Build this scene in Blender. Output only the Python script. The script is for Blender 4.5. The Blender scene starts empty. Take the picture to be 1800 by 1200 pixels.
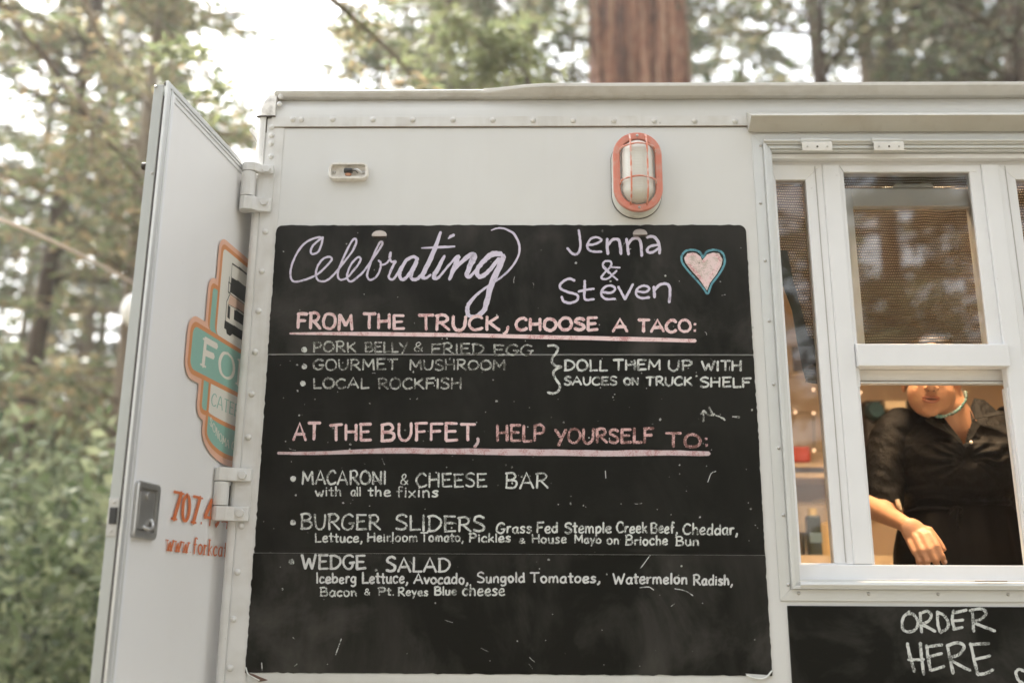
import bpy, bmesh, math, random
import numpy as np
from mathutils import Vector, Matrix

random.seed(7)
rng = np.random.default_rng(11)
SC = bpy.context.scene
COL = SC.collection
R = math.radians

# ------------------------------------------------------------------ camera
FPX, PITCH, YAW, ROLL = 1750.0, 14.8, 1.0, 0.32
CAM = Vector((0, -2.36, 1.6))
CM = (Matrix.Rotation(R(YAW), 3, 'Z') @ Matrix.Rotation(R(90 + PITCH), 3, 'X') @ Matrix.Rotation(R(ROLL), 3, 'Z'))
cd = bpy.data.cameras.new('camera')
cd.sensor_width = 36; cd.lens = FPX * 36 / 1800; cd.clip_end = 1500; cd.clip_start = 0.05
cd.dof.use_dof = True; cd.dof.focus_distance = 2.42; cd.dof.aperture_fstop = 1.5
cam = bpy.data.objects.new('camera', cd); COL.objects.link(cam)
cam.matrix_world = Matrix.Translation(CAM) @ CM.to_4x4()
SC.camera = cam

# ------------------------------------------------------------------ light
SUN_AZ, SUN_EL = R(-42), R(54)          # from behind the truck, left; azimuth from +y towards +x
sdir = Vector((math.sin(SUN_AZ) * math.cos(SUN_EL), math.cos(SUN_AZ) * math.cos(SUN_EL), math.sin(SUN_EL)))
W = bpy.data.worlds.new('World'); SC.world = W; W.use_nodes = True
wn = W.node_tree.nodes; wl = W.node_tree.links
sky = wn.new('ShaderNodeTexSky'); sky.sky_type = 'NISHITA'; sky.sun_disc = False
sky.sun_elevation = SUN_EL; sky.sun_rotation = SUN_AZ
sky.air_density = 1.6; sky.dust_density = 4.0; sky.ozone_density = 0.6
hs = wn.new('ShaderNodeHueSaturation'); hs.inputs['Saturation'].default_value = 0.22
wl.new(sky.outputs[0], hs.inputs['Color']); wl.new(hs.outputs[0], wn['Background'].inputs[0])
wn['Background'].inputs[1].default_value = 0.15
sl = bpy.data.lights.new('sun', 'SUN'); sl.energy = 4.6; sl.angle = R(1.0); sl.color = (1, .95, .88)
sun = bpy.data.objects.new('sun', sl); COL.objects.link(sun); sun.location = (0, 0, 30)
sun.rotation_euler = sdir.to_track_quat('Z', 'Y').to_euler()
vs = SC.view_settings
vs.view_transform = 'Standard'; vs.look = 'None'; vs.gamma = 1; vs.use_curve_mapping = False
vs.exposure = 2.07
HAZE = 0.0016
SC.cycles.max_bounces = 8; SC.cycles.transparent_max_bounces = 12
SC.cycles.use_denoising = True

# ------------------------------------------------------------------ helpers
def P(px, py, Y=0.0):
    """the point of the real plane y=Y that is seen at pixel (px,py) of the 1800x1200 photograph"""
    d = CM @ Vector(((px - 900) / FPX, -(py - 600) / FPX, -1))
    return CAM + d * ((Y - CAM.y) / d.y)

DX0, DK = -.735, .118                      # plane of the open rear door: x = DX0 + DK*y
def DP(px, py):
    d = CM @ Vector(((px - 900) / FPX, -(py - 600) / FPX, -1))
    return CAM + d * ((DX0 + DK * CAM.y - CAM.x) / (d.x - DK * d.y))

def link(o, parent=None, loc=None):
    COL.objects.link(o)
    if loc is not None: o.location = loc
    o['_w'] = [float(c) for c in o.location]
    if parent is not None:
        o.parent = parent
        o.matrix_parent_inverse = Matrix.Translation(-Vector(parent['_w']))
    return o

def tag(o, label=None, cat=None, group=None, kind=None):
    if label: o['label'] = label
    if cat: o['category'] = cat
    if group: o['group'] = group
    if kind: o['kind'] = kind
    return o

def empty(name, loc, parent=None):
    return link(bpy.data.objects.new(name, None), parent, Vector(loc))

def mesh(name, verts, faces, m, parent=None, smooth=False, bevel=0, seg=2):
    V = [Vector(v) for v in verts]
    lo = Vector((min(v[i] for v in V) for i in range(3))); hi = Vector((max(v[i] for v in V) for i in range(3)))
    org = Vector(((lo.x + hi.x) / 2, (lo.y + hi.y) / 2, lo.z))
    me = bpy.data.meshes.new(name); me.from_pydata([v - org for v in V], [], faces); me.update()
    me.materials.append(m)
    if smooth: me.shade_smooth()
    o = link(bpy.data.objects.new(name, me), parent, org)
    if bevel:
        b = o.modifiers.new('bevel', 'BEVEL'); b.width = bevel; b.segments = seg; b.limit_method = 'ANGLE'; b.angle_limit = R(35)
    return o

def fix(o):
    bm = bmesh.new(); bm.from_mesh(o.data); bmesh.ops.recalc_face_normals(bm, faces=bm.faces); bm.to_mesh(o.data); bm.free(); return o

def npmesh(name, V, F, m, parent=None, loc=(0, 0, 0), smooth=False):
    """fast mesh from numpy arrays; F is (n,k)"""
    V = np.asarray(V, np.float32); F = np.asarray(F, np.int32)
    me = bpy.data.meshes.new(name); n, k = F.shape
    me.vertices.add(len(V)); me.vertices.foreach_set('co', (V - np.array(loc, np.float32)).ravel())
    me.loops.add(n * k); me.loops.foreach_set('vertex_index', F.ravel())
    me.polygons.add(n); me.polygons.foreach_set('loop_start', np.arange(0, n * k, k, dtype=np.int32))
    me.polygons.foreach_set('loop_total', np.full(n, k, np.int32))
    me.update(calc_edges=True); me.materials.append(m)
    if smooth: me.shade_smooth()
    return link(bpy.data.objects.new(name, me), parent, Vector(loc))

class MB:
    def __init__(s): s.v = []; s.f = []
    def add(s, v, f):
        n = len(s.v); s.v += [Vector(q) for q in v]; s.f += [tuple(i + n for i in t) for t in f]; return s
    def box(s, x0, x1, y0, y1, z0, z1):
        return s.add([(x0,y0,z0),(x1,y0,z0),(x1,y1,z0),(x0,y1,z0),(x0,y0,z1),(x1,y0,z1),(x1,y1,z1),(x0,y1,z1)],
                     [(0,3,2,1),(4,5,6,7),(0,1,5,4),(1,2,6,5),(2,3,7,6),(3,0,4,7)])
    def prism(s, pts, y0, y1):
        """polygon of (x,z) extruded from y0 (front) to y1"""
        n = len(pts)
        return s.add([(p[0], y0, p[1]) for p in pts] + [(p[0], y1, p[1]) for p in pts],
                     [tuple(range(n)), tuple(range(2*n-1, n-1, -1))] + [(i, i+n, (i+1)%n+n, (i+1)%n) for i in range(n)])
    def profx(s, prof, x0, x1):
        """closed (y,z) profile extruded along x"""
        n = len(prof)
        return s.add([(x0, p[0], p[1]) for p in prof] + [(x1, p[0], p[1]) for p in prof],
                     [tuple(range(n)), tuple(range(2*n-1, n-1, -1))] + [(i, i+n, (i+1)%n+n, (i+1)%n) for i in range(n)])
    def profz(s, prof, z0, z1):
        n = len(prof)
        return s.add([(p[0], p[1], z0) for p in prof] + [(p[0], p[1], z1) for p in prof],
                     [tuple(range(n)), tuple(range(2*n-1, n-1, -1))] + [(i, i+n, (i+1)%n+n, (i+1)%n) for i in range(n)])
    def tube(s, pts, r, seg=10, cap=True):
        pts = [Vector(p) for p in pts]; rr = r if hasattr(r, '__len__') else [r]*len(pts)
        base = len(s.v); up = Vector((0, 0, 1))
        for i, p in enumerate(pts):
            d = (pts[min(i+1, len(pts)-1)] - pts[max(i-1, 0)]).normalized()
            a = d.cross(up)
            if a.length < .05: a = d.cross(Vector((0, 1, 0)))
            a.normalize(); b = d.cross(a).normalized()
            for k in range(seg):
                t = 2*math.pi*k/seg
                s.v.append(p + (a*math.cos(t) + b*math.sin(t)) * rr[i])
        for i in range(len(pts)-1):
            for k in range(seg):
                a0 = base+i*seg+k; a1 = base+i*seg+(k+1)%seg
                s.f.append((a0, a1, a1+seg, a0+seg))
        if cap:
            s.f.append(tuple(base+k for k in range(seg))[::-1]); s.f.append(tuple(base+(len(pts)-1)*seg+k for k in range(seg)))
        return s
    def ell(s, c, r, rot=None, nu=20, nv=14, fn=None):
        base = len(s.v); c = Vector(c)
        for j in range(1, nv):
            ph = math.pi*j/nv
            for i in range(nu):
                th = 2*math.pi*i/nu
                q = Vector((r[0]*math.sin(ph)*math.cos(th), r[1]*math.sin(ph)*math.sin(th), r[2]*math.cos(ph)))
                if fn: q = fn(q)
                if rot: q = rot @ q
                s.v.append(c+q)
        t0 = len(s.v); q = Vector((0, 0, r[2])); q2 = Vector((0, 0, -r[2]))
        if fn: q = fn(q); q2 = fn(q2)
        if rot: q = rot @ q; q2 = rot @ q2
        s.v += [c+q, c+q2]
        for j in range(nv-2):
            for i in range(nu):
                a = base+j*nu+i; b = base+j*nu+(i+1)%nu
                s.f.append((a, a+nu, b+nu, b))
        for i in range(nu):
            s.f.append((t0, base+i, base+(i+1)%nu)); l = base+(nv-2)*nu
            s.f.append((t0+1, l+(i+1)%nu, l+i))
        return s
    def build(s, name, m, parent=None, **k): return fix(mesh(name, s.v, s.f, m, parent, **k))

def rrect(cx, cz, hx, hz, r, n=6):
    pts = []
    for sx, sz, a0 in ((1, 1, 0), (-1, 1, 90), (-1, -1, 180), (1, -1, 270)):
        for k in range(n+1):
            a = R(a0 + 90*k/n); pts.append((cx+sx*(hx-r)+r*math.cos(a), cz+sz*(hz-r)+r*math.sin(a)))
    return pts

def box(name, m, parent, x0, x1, y0, y1, z0, z1, bevel=.002): return MB().box(x0, x1, y0, y1, z0, z1).build(name, m, parent, bevel=bevel)

# ------------------------------------------------------------------ materials
def lin(c): return tuple((x/12.92 if x <= .04045 else ((x+.055)/1.055)**2.4) for x in c)
def nmat(name):
    m = bpy.data.materials.new(name); m.use_nodes = True
    nt = m.node_tree; return m, nt.nodes, nt.links, nt.nodes['Principled BSDF']
def noise(n, l, scale, detail=4, stretch=(1, 1, 1), coord='Object', rough=.55):
    tc = n.new('ShaderNodeTexCoord'); mp = n.new('ShaderNodeMapping'); mp.inputs['Scale'].default_value = stretch
    nz = n.new('ShaderNodeTexNoise'); nz.inputs['Scale'].default_value = scale; nz.inputs['Detail'].default_value = detail; nz.inputs['Roughness'].default_value = rough
    if coord == 'World':
        g = n.new('ShaderNodeNewGeometry'); l.new(g.outputs['Position'], mp.inputs[0])
    else: l.new(tc.outputs[coord], mp.inputs[0])
    l.new(mp.outputs[0], nz.inputs['Vector']); return nz
def ramp(n, l, src, stops):
    r = n.new('ShaderNodeValToRGB'); e = r.color_ramp.elements
    e[0].position, e[0].color = stops[0][0], (*stops[0][1], 1)
    e[1].position, e[1].color = stops[-1][0], (*stops[-1][1], 1)
    for p, c in stops[1:-1]: x = e.new(p); x.color = (*c, 1)
    l.new(src, r.inputs[0]); return r
def mixc(n, l, f, a, b):
    x = n.new('ShaderNodeMix'); x.data_type = 'RGBA'
    for s, k in ((f, 0), (a, 6), (b, 7)):
        if isinstance(s, (int, float)): x.inputs[k].default_value = s
        elif isinstance(s, tuple): x.inputs[k].default_value = (*s, 1)
        else: l.new(s, x.inputs[k])
    return x.outputs[2]
def math_(n, l, op, a, b=0.0, c=None):
    x = n.new('ShaderNodeMath'); x.operation = op
    for s, k in ((a, 0), (b, 1), (c, 2)):
        if s is None: continue
        if isinstance(s, (int, float)): x.inputs[k].default_value = s
        else: l.new(s, x.inputs[k])
    return x.outputs[0]
def bump(n, l, bs, h, strength=.3, dist=.002):
    b = n.new('ShaderNodeBump'); b.inputs['Strength'].default_value = strength; b.inputs['Distance'].default_value = dist
    l.new(h, b.inputs['Height']); l.new(b.outputs[0], bs.inputs['Normal'])

def paint(name, c, c2, rough=.4, wave=.6, dirt=.25, sc=5.):
    m, n, l, b = nmat(name)
    a = noise(n, l, sc, 6, coord='World'); d = noise(n, l, 60, 3, coord='World'); d2 = noise(n, l, 1.3, 3, (1, 1, .4), coord='World')
    f = ramp(n, l, a.outputs[0], [(.45, (0,)*3), (.75, (1,)*3)])
    k = math_(n, l, 'MULTIPLY', f.outputs[0], dirt)
    base = mixc(n, l, k, c, c2)
    sp = ramp(n, l, d.outputs[0], [(.73, (0,)*3), (.76, (1,)*3)])
    base = mixc(n, l, math_(n, l, 'MULTIPLY', sp.outputs[0], dirt), base, tuple(x*.45 for x in c2))
    st_ = noise(n, l, 1.0, 6, (16, 16, .9), coord='World', rough=.7); sf = ramp(n, l, st_.outputs[0], [(.52, (0,)*3), (.80, (1,)*3)])
    base = mixc(n, l, math_(n, l, 'MULTIPLY', sf.outputs[0], dirt*1.1), base, c2)
    l.new(base, b.inputs['Base Color'])
    rr = math_(n, l, 'MULTIPLY_ADD', a.outputs[0], .25, rough-.12); l.new(rr, b.inputs['Roughness'])
    h = math_(n, l, 'ADD', math_(n, l, 'MULTIPLY', d2.outputs[0], 6*wave), math_(n, l, 'MULTIPLY', d.outputs[0], .06))
    bump(n, l, b, h, .25, .004)
    return m
def metal(name, c, rough=.35, stretch=(1, 1, 40), amt=.35, metallic=.9):
    m, n, l, b = nmat(name)
    a = noise(n, l, 30, 5, stretch); g = noise(n, l, 8, 5)
    base = mixc(n, l, a.outputs[0], tuple(x*(1-amt) for x in c), c); base = mixc(n, l, math_(n, l, 'MULTIPLY', g.outputs[0], .35), base, tuple(x*.6 for x in c))
    l.new(base, b.inputs['Base Color']); b.inputs['Metallic'].default_value = metallic
    l.new(math_(n, l, 'MULTIPLY_ADD', a.outputs[0], .3, rough-.1), b.inputs['Roughness'])
    bump(n, l, b, a.outputs[0], .15, .001); return m
def plain(name, c, rough=.6, metallic=0, var=.25, sc=25, bmp=.2, coord='Object', emit=None):
    m, n, l, b = nmat(name); a = noise(n, l, sc, 5, coord=coord)
    l.new(mixc(n, l, a.outputs[0], tuple(x*(1-var) for x in c), tuple(min(1, x*(1+var)) for x in c)), b.inputs['Base Color'])
    b.inputs['Roughness'].default_value = rough; b.inputs['Metallic'].default_value = metallic
    if bmp: bump(n, l, b, a.outputs[0], bmp, .002)
    if emit: b.inputs['Emission Color'].default_value = (*c, 1); b.inputs['Emission Strength'].default_value = emit
    return m

M = {}
M['body'] = paint('cream truck paint', (.615, .62, .615), (.52, .51, .48), .42, .5, .22)
M['trim'] = paint('worn cream trim paint', (.63, .63, .62), (.38, .35, .30), .4, .2, .4, 14)
M['seal'] = plain('black rubber seal', (.03, .022, .018), .7)
M['dirt'] = plain('brown grime line', (.18, .14, .10), .9)
M['gap'] = plain('dark gap paint', (.05, .04, .03), .9)
M['alu'] = metal('anodised aluminium', (.74, .75, .74), .42, (1, 1, .02), .22, .55)
M['alux'] = metal('aluminium extrusion', (.74, .75, .74), .42, (.02, 1, 1), .22, .55)
M['steel'] = metal('polished steel', (.56, .55, .53), .3, (1, 1, 1), .2, .8)
M['vinyl'] = paint('white vinyl frame', (.74, .75, .77), (.62, .62, .62), .33, .15, .2, 9)
M['doorskin'] = paint('white door skin', (.74, .735, .73), (.66, .64, .62), .35, .7, .2, 3)
M['orange'] = paint('faded orange guard paint', (.60, .205, .145), (.55, .36, .30), .5, .1, .8, 55)
M['bulb'] = plain('amber bulb', (.5, .25, .15), .2)
M['black'] = plain('black plastic', (.02, .02, .02), .4)
M['rubber'] = plain('tyre rubber', (.02, .02, .02), .8)

def board_mat(name, grey):
    m, n, l, b = nmat(name)
    a = noise(n, l, 2.2, 8, (1, 1, .5), rough=.62); s = noise(n, l, 4.5, 7, (1.1, 1, 1), rough=.62); fine = noise(n, l, 160, 3); sc_ = noise(n, l, 22, 5, (.25, 1, 1.3), rough=.7)
    s.inputs['Distortion'].default_value = .5; a.inputs['Distortion'].default_value = .4
    f1 = ramp(n, l, a.outputs[0], [(.46, (0,)*3), (.8, (1,)*3)]); f2 = ramp(n, l, s.outputs[0], [(.5, (0,)*3), (.82, (1,)*3)])
    f3 = ramp(n, l, sc_.outputs[0], [(.6, (0,)*3), (.8, (1,)*3)]); f4 = ramp(n, l, fine.outputs[0], [(.66, (0,)*3), (.74, (1,)*3)])
    k = math_(n, l, 'ADD', math_(n, l, 'MULTIPLY', f1.outputs[0], .38*grey), math_(n, l, 'MULTIPLY', f2.outputs[0], .30*grey))
    k = math_(n, l, 'ADD', k, math_(n, l, 'MULTIPLY', f3.outputs[0], .05)); k = math_(n, l, 'ADD', k, math_(n, l, 'MULTIPLY', f4.outputs[0], .035))
    l.new(mixc(n, l, k, (.0046, .0042, .0025), (.13, .122, .108)), b.inputs['Base Color'])
    l.new(math_(n, l, 'MULTIPLY_ADD', s.outputs[0], .3, .38), b.inputs['Roughness'])
    b.inputs['Specular IOR Level'].default_value = .12
    bump(n, l, b, fine.outputs[0], .1, .0006); return m
M['board_top'] = board_mat('black chalk film, smudged', 1.1)
M['board_mid'] = board_mat('black chalk film, clean', .35)
M['board_low'] = board_mat('black chalk film, dusty', 1.35)
M['board_order'] = board_mat('grey-black chalkboard', 1.3)

def chalk(name, c, c2, worn):
    m, n, l, b = nmat(name)
    g = noise(n, l, 420, 3, coord='World'); g2 = noise(n, l, 45, 4, coord='World')
    f = math_(n, l, 'ADD', g.outputs[0], math_(n, l, 'MULTIPLY', math_(n, l, 'SUBTRACT', g2.outputs[0], .5), 1.1))
    r = ramp(n, l, f, [(max(.01, worn-.06), (0,)*3), (worn+.07, (1,)*3)])
    l.new(mixc(n, l, r.outputs[0], c2, c), b.inputs['Base Color']); b.inputs['Roughness'].default_value = .9; b.inputs['Specular IOR Level'].default_value = .1
    return m
CH = {
 'lilac': chalk('lilac chalk', (.60, .56, .68), (.36, .33, .42), .3),
 'pink': chalk('pink chalk', (.74, .57, .58), (.50, .27, .27), .39),
 'pinkworn': chalk('worn pink chalk', (.62, .40, .39), (.17, .085, .075), .50),
 'pinkdust': chalk('dusty pink chalk', (.56, .45, .47), (.42, .24, .24), .42),
 'white': chalk('white chalk', (.60, .62, .60), (.13, .135, .125), .42),
 'worn': chalk('worn white chalk', (.47, .48, .45), (.075, .075, .065), .47),
 'bright': chalk('bright white chalk', (.58, .59, .59), (.36, .36, .35), .38),
 'blue': chalk('blue chalk', (.13, .33, .40), (.07, .17, .21), .40),
 'heart': chalk('pale pink chalk fill', (.72, .58, .58), (.50, .42, .38), .48)}

# ------------------------------------------------------------------ hand lettering (single-stroke alphabet; ~ marks curved strokes)
G = {
'A': (.82, "0,0 .40,1 .80,0|.13,.34 .68,.35"), 'B': (.70, ".06,1 .06,0|~0,.97 .42,1.02 .6,.78 .40,.55 .08,.52|~.08,.53 .55,.50 .68,.27 .5,.03 0,0"),
'C': (.68, "~.66,.84 .48,1 .22,.92 .02,.6 .04,.25 .24,.02 .5,.04 .68,.16"), 'D': (.76, ".08,1 .08,0|~0,.98 .38,1 .72,.74 .70,.38 .42,.06 0,0"),
'E': (.64, ".06,.98 .06,.02|.02,1 .62,1|.06,.53 .52,.55|.04,0 .64,.04"), 'F': (.60, ".06,1 .04,0|.02,1 .62,1.02|.06,.52 .50,.56"),
'G': (.74, "~.70,.86 .48,1 .2,.9 .02,.58 .06,.2 .32,0 .58,.08 .70,.36|.44,.42 .78,.44"), 'H': (.74, ".06,1 .06,0|.68,1 .68,0|.06,.5 .68,.54"),
'I': (.16, ".08,1 .08,0"), 'J': (.6, "~.50,1 .52,.4 .42,.06 .2,0 .04,.2"), 'K': (.70, ".06,1 .06,0|.62,.98 .08,.46|.22,.56 .70,0"),
'L': (.56, ".06,1 .06,.02|.04,0 .58,.04"), 'M': (.92, ".04,0 .10,1|.10,1 .46,.30|.46,.30 .82,1|.82,1 .88,0"), 'N': (.76, ".06,0 .06,1|.06,1 .68,.02|.68,.02 .70,1"),
'O': (.80, "~.42,1 .16,.88 .02,.5 .12,.12 .40,0 .68,.16 .78,.52 .64,.88 .38,1"), 'P': (.64, ".08,1 .06,0|~0,.96 .4,1.02 .62,.80 .5,.52 .08,.46"),
'R': (.70, ".08,1 .06,0|~0,.97 .4,1.02 .6,.80 .46,.54 .08,.48|.26,.48 .70,0"), 'S': (.62, "~.60,.88 .38,1 .12,.92 .08,.68 .34,.52 .58,.36 .54,.1 .28,0 .02,.10"),
'T': (.70, ".36,1 .34,0|0,1 .72,1.02"), 'U': (.72, "~.04,1 .05,.35 .2,.03 .45,.02 .64,.3 .68,1"), 'V': (.72, "0,1 .34,0|.34,0 .70,1"),
'W': (1.0, "0,1 .24,0|.24,0 .48,.72|.48,.72 .70,0|.70,0 .98,1"), 'Y': (.70, "0,1 .34,.48|.70,1 .22,-.18"),
'&': (.70, "~.68,.02 .46,.3 .2,.62 .2,.88 .38,1 .52,.86 .42,.64 .12,.42 .04,.18 .24,0 .5,.1 .68,.42"),
',': (.22, "~.14,.08 .14,-.06 .04,-.24"), '.': (.16, ".06,.04 .10,.02"), ':': (.2, ".08,.66 .11,.62|.08,.12 .11,.08"), "'": (.14, ".08,1 .04,.78"),
'a': (.52, "~.46,.56 .26,.62 .06,.42 .06,.12 .24,0 .42,.16 .46,.5|~.47,.60 .44,.2 .52,0"), 'b': (.52, ".06,1 .06,.02|~.06,.42 .28,.62 .48,.44 .44,.12 .22,0 .06,.08"),
'c': (.46, "~.46,.52 .28,.62 .08,.46 .04,.18 .2,0 .46,.08"), 'd': (.54, "~.46,.5 .26,.60 .06,.40 .06,.12 .24,0 .42,.14|.48,1 .48,0"),
'e': (.48, "~.06,.30 .30,.32 .44,.42 .36,.60 .18,.58 .04,.34 .08,.08 .26,0 .48,.10"), 'f': (.40, "~.42,.94 .28,1 .18,.84 .17,0|.02,.56 .38,.58"),
'g': (.52, "~.44,.54 .24,.62 .06,.42 .08,.14 .26,.06 .42,.22 .46,.54|~.47,.60 .46,.1 .42,-.22 .22,-.34 .04,-.26"), 'h': (.52, ".06,1 .06,0|~.06,.36 .24,.60 .42,.50 .46,0"),
'i': (.16, ".08,.60 .08,0|.08,.84 .10,.80"), 'j': (.2, "~.12,.6 .12,-.1 .0,-.3"), 'k': (.48, ".06,1 .06,0|.44,.60 .08,.26|.18,.34 .48,0"), 'l': (.14, ".07,1 .07,0"),
'm': (.80, ".06,.60 .06,0|~.06,.38 .20,.60 .36,.5 .38,0|~.38,.38 .54,.62 .70,.5 .74,0"), 'n': (.52, ".06,.60 .06,0|~.06,.36 .24,.60 .42,.50 .46,0"),
'o': (.52, "~.26,.62 .08,.50 .04,.26 .14,.04 .32,0 .48,.2 .46,.48 .24,.62"), 'p': (.52, ".06,.60 .06,-.34|~.06,.42 .28,.62 .48,.44 .44,.14 .22,.0 .06,.10"),
'r': (.36, ".06,.60 .06,0|~.06,.34 .18,.56 .36,.58"), 's': (.42, "~.40,.54 .22,.62 .08,.48 .22,.34 .38,.20 .26,.02 .02,.06"),
't': (.36, ".18,.92 .18,.02|.18,.02 .34,.04|.0,.60 .38,.62"), 'u': (.52, "~.06,.60 .08,.14 .24,0 .40,.12 .44,.58|.46,.60 .48,0"), 'v': (.46, "0,.60 .22,0|.22,0 .46,.60"),
'w': (.68, "0,.60 .16,0|.16,0 .34,.46|.34,.46 .48,0|.48,0 .68,.62"), 'x': (.48, "0,.60 .46,0|.44,.62 .02,0"), 'y': (.48, "0,.60 .24,.10|.48,.62 .10,-.34"),
'0': (.62, "~.3,1 .08,.8 .03,.5 .1,.15 .3,0 .52,.18 .58,.5 .5,.84 .3,1"), '4': (.66, ".5,0 .5,1|.5,1 0,.3|0,.3 .66,.3"), '7': (.6, ".0,1 .6,1|.6,1 .2,0"), '9': (.6, "~.52,.7 .4,.5 .14,.5 .04,.75 .2,1 .42,.98 .56,.7 .46,.25 .2,0"),
' ': (.42, "")}

def catmull(p, n=5):
    if len(p) < 3: return p
    out = []
    for i in range(len(p)-1):
        p0 = p[i-1] if i else 2*p[0]-p[1]; p1 = p[i]; p2 = p[i+1]; p3 = p[i+2] if i+2 < len(p) else 2*p[-1]-p[-2]
        for k in range(n):
            t = k/n; out.append(.5*((2*p1)+(p2-p0)*t+(2*p0-5*p1+4*p2-p3)*t*t+(3*p1-p0-3*p2+p3)*t**3))
    out.append(p[-1]); return out

class Ink:
    """collects strokes (pixel polylines) and lays them as flat ribbons on a plane by mapfn"""
    def __init__(s, mapfn, normal, lift=.0004): s.mb = MB(); s.map = mapfn; s.n = Vector(normal); s.k = 0; s.lift = lift
    def stroke(s, pts, w, smooth=True, jit=.18, rag=True):
        pts = [Vector((p[0], p[1])) for p in pts]
        ws = w if hasattr(w, '__len__') else [w]*len(pts)
        if smooth and len(pts) > 2:
            q = [Vector((p.x, p.y, a)) for p, a in zip(pts, ws)]; q = catmull(q)
            pts = [Vector((a.x, a.y)) for a in q]; ws = [a.z for a in q]
        elif len(pts) == 2:
            a, b = pts; n = max(2, int((b-a).length/7))
            pts = [a.lerp(b, i/n) for i in range(n+1)]; ws = [ws[0]+(ws[-1]-ws[0])*i/n for i in range(n+1)]
        L = []; Rr = []
        for i, p in enumerate(pts):
            d = pts[min(i+1, len(pts)-1)] - pts[max(i-1, 0)]
            if d.length < 1e-6: d = Vector((1, 0))
            d.normalize(); nn = Vector((-d.y, d.x)); ww = ws[i]/2
            L.append(p+nn*ww*(1+random.uniform(-jit, jit))); Rr.append(p-nn*ww*(1+random.uniform(-jit, jit)))
        d0 = (pts[1]-pts[0]).normalized(); d1 = (pts[-1]-pts[-2]).normalized()
        c0 = pts[0]-d0*ws[0]*.42; c1 = pts[-1]+d1*ws[-1]*.42
        s.k += 1; off = s.n*(s.lift + .00003*(s.k % 14))
        V = [s.map(*q)+off for q in ([c0]+L+[c1]+Rr)]
        n = len(L); F = [(0, 1, n+2)]
        for i in range(n-1): F.append((1+i, 2+i, n+3+i, n+2+i))
        F.append((n+1, 2*n+1, n))
        s.mb.add(V, F); return s
    def poly(s, pts):
        s.k += 1; off = s.n*(s.lift + .00003*(s.k % 14)); s.mb.add([s.map(*q)+off for q in pts], [tuple(range(len(pts)))]); return s
    def dot(s, x, y, r):
        return s.poly([(x+r*random.uniform(.85, 1.1)*math.cos(a*math.pi/5), y+r*random.uniform(.85, 1.1)*math.sin(a*math.pi/5)) for a in range(10)])
    def word(s, text, x0, x1, yt, y0, y1=None, w=3.3, jit=.02, slant=0):
        if y1 is None: y1 = y0
        if text == '&' and x1-x0 < 16: w *= .72
        tot = sum(G[c][0] for c in text) + .16*(len(text)-1); kx = (x1-x0)/tot; H = y0-yt; u = 0
        for c in text:
            adv, st = G[c]; sy = 1+random.uniform(-.05, .05); dy = random.uniform(-.03, .03)*H
            for part in st.split('|'):
                if not part: continue
                sm = part[0] == '~'; pts = []
                for q in part.lstrip('~').split():
                    a, b = map(float, q.split(','))
                    a += random.uniform(-jit, jit); b += random.uniform(-jit, jit)
                    X = x0+kx*(u+a)+slant*b*H; base = y0+(y1-y0)*(X-x0)/(x1-x0)
                    pts.append((X, base+dy-b*H*sy))
                s.stroke(pts, w*random.uniform(.88, 1.12), sm)
            u += adv+.16
        return s
    def build(s, name, m, parent, label=None):
        o = mesh(name, s.mb.v, s.mb.f, m, parent)
        if label: o['label'] = label
        return o

# ================================================================== GROUND
def hgt(x, y):
    """terrain height: level round the truck, rising into a bank behind and to the left"""
    d = np.sqrt((x/1.0)**2 + (y-1)**2)
    a = np.clip((d-5.0)/14.0, 0, 1); s = a*a*(3-2*a)
    back = np.clip((y+2.0)/8.0, 0, 1)
    return s*(2.4*back+.25) + np.clip(d-19, 0, 400)*.02*(.4+back) + .10*np.sin(x*.7+1.3)*np.cos(y*.6)*np.clip((d-3.5)/4, 0, 1)
g = np.concatenate([-np.geomspace(400, 14, 14), np.linspace(-13, 13, 53), np.geomspace(14, 400, 14)])
GX, GY = np.meshgrid(g, g); GZ = hgt(GX, GY)
n_ = len(g); idx = np.arange(n_*n_).reshape(n_, n_)
F = np.stack([idx[:-1, :-1], idx[:-1, 1:], idx[1:, 1:], idx[1:, :-1]], -1).reshape(-1, 4)
m, n, l, b = nmat('forest floor duff')
a = noise(n, l, .8, 8, coord='World'); c = noise(n, l, 14, 6, coord='World')
r_ = ramp(n, l, a.outputs[0], [(.35, (.075, .06, .045)), (.55, (.10, .09, .06)), (.7, (.055, .075, .035))])
l.new(mixc(n, l, math_(n, l, 'MULTIPLY', c.outputs[0], .5), r_.outputs[0], (.13, .10, .065)), b.inputs['Base Color']); b.inputs['Roughness'].default_value = .95; bump(n, l, b, c.outputs[0], .7, .04)
tag(npmesh('forest_floor', np.stack([GX.ravel(), GY.ravel(), GZ.ravel()], 1), F, m, smooth=True), kind='structure')

hz_m = bpy.data.materials.new('pale woodland air'); hz_m.use_nodes = True; hn = hz_m.node_tree.nodes; hn.clear()
ho = hn.new('ShaderNodeOutputMaterial'); hv = hn.new('ShaderNodeVolumePrincipled'); hv.inputs['Color'].default_value = (.93, .93, .90, 1); hv.inputs['Density'].default_value = HAZE; hv.inputs['Anisotropy'].default_value = .45
hz_m.node_tree.links.new(hv.outputs[0], ho.inputs['Volume'])
hb_ = MB().box(-420, 420, -420, 420, -3, 42).build('haze', hz_m); tag(hb_, 'pale haze of backlit air in the clearing', 'haze', kind='stuff')

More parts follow.
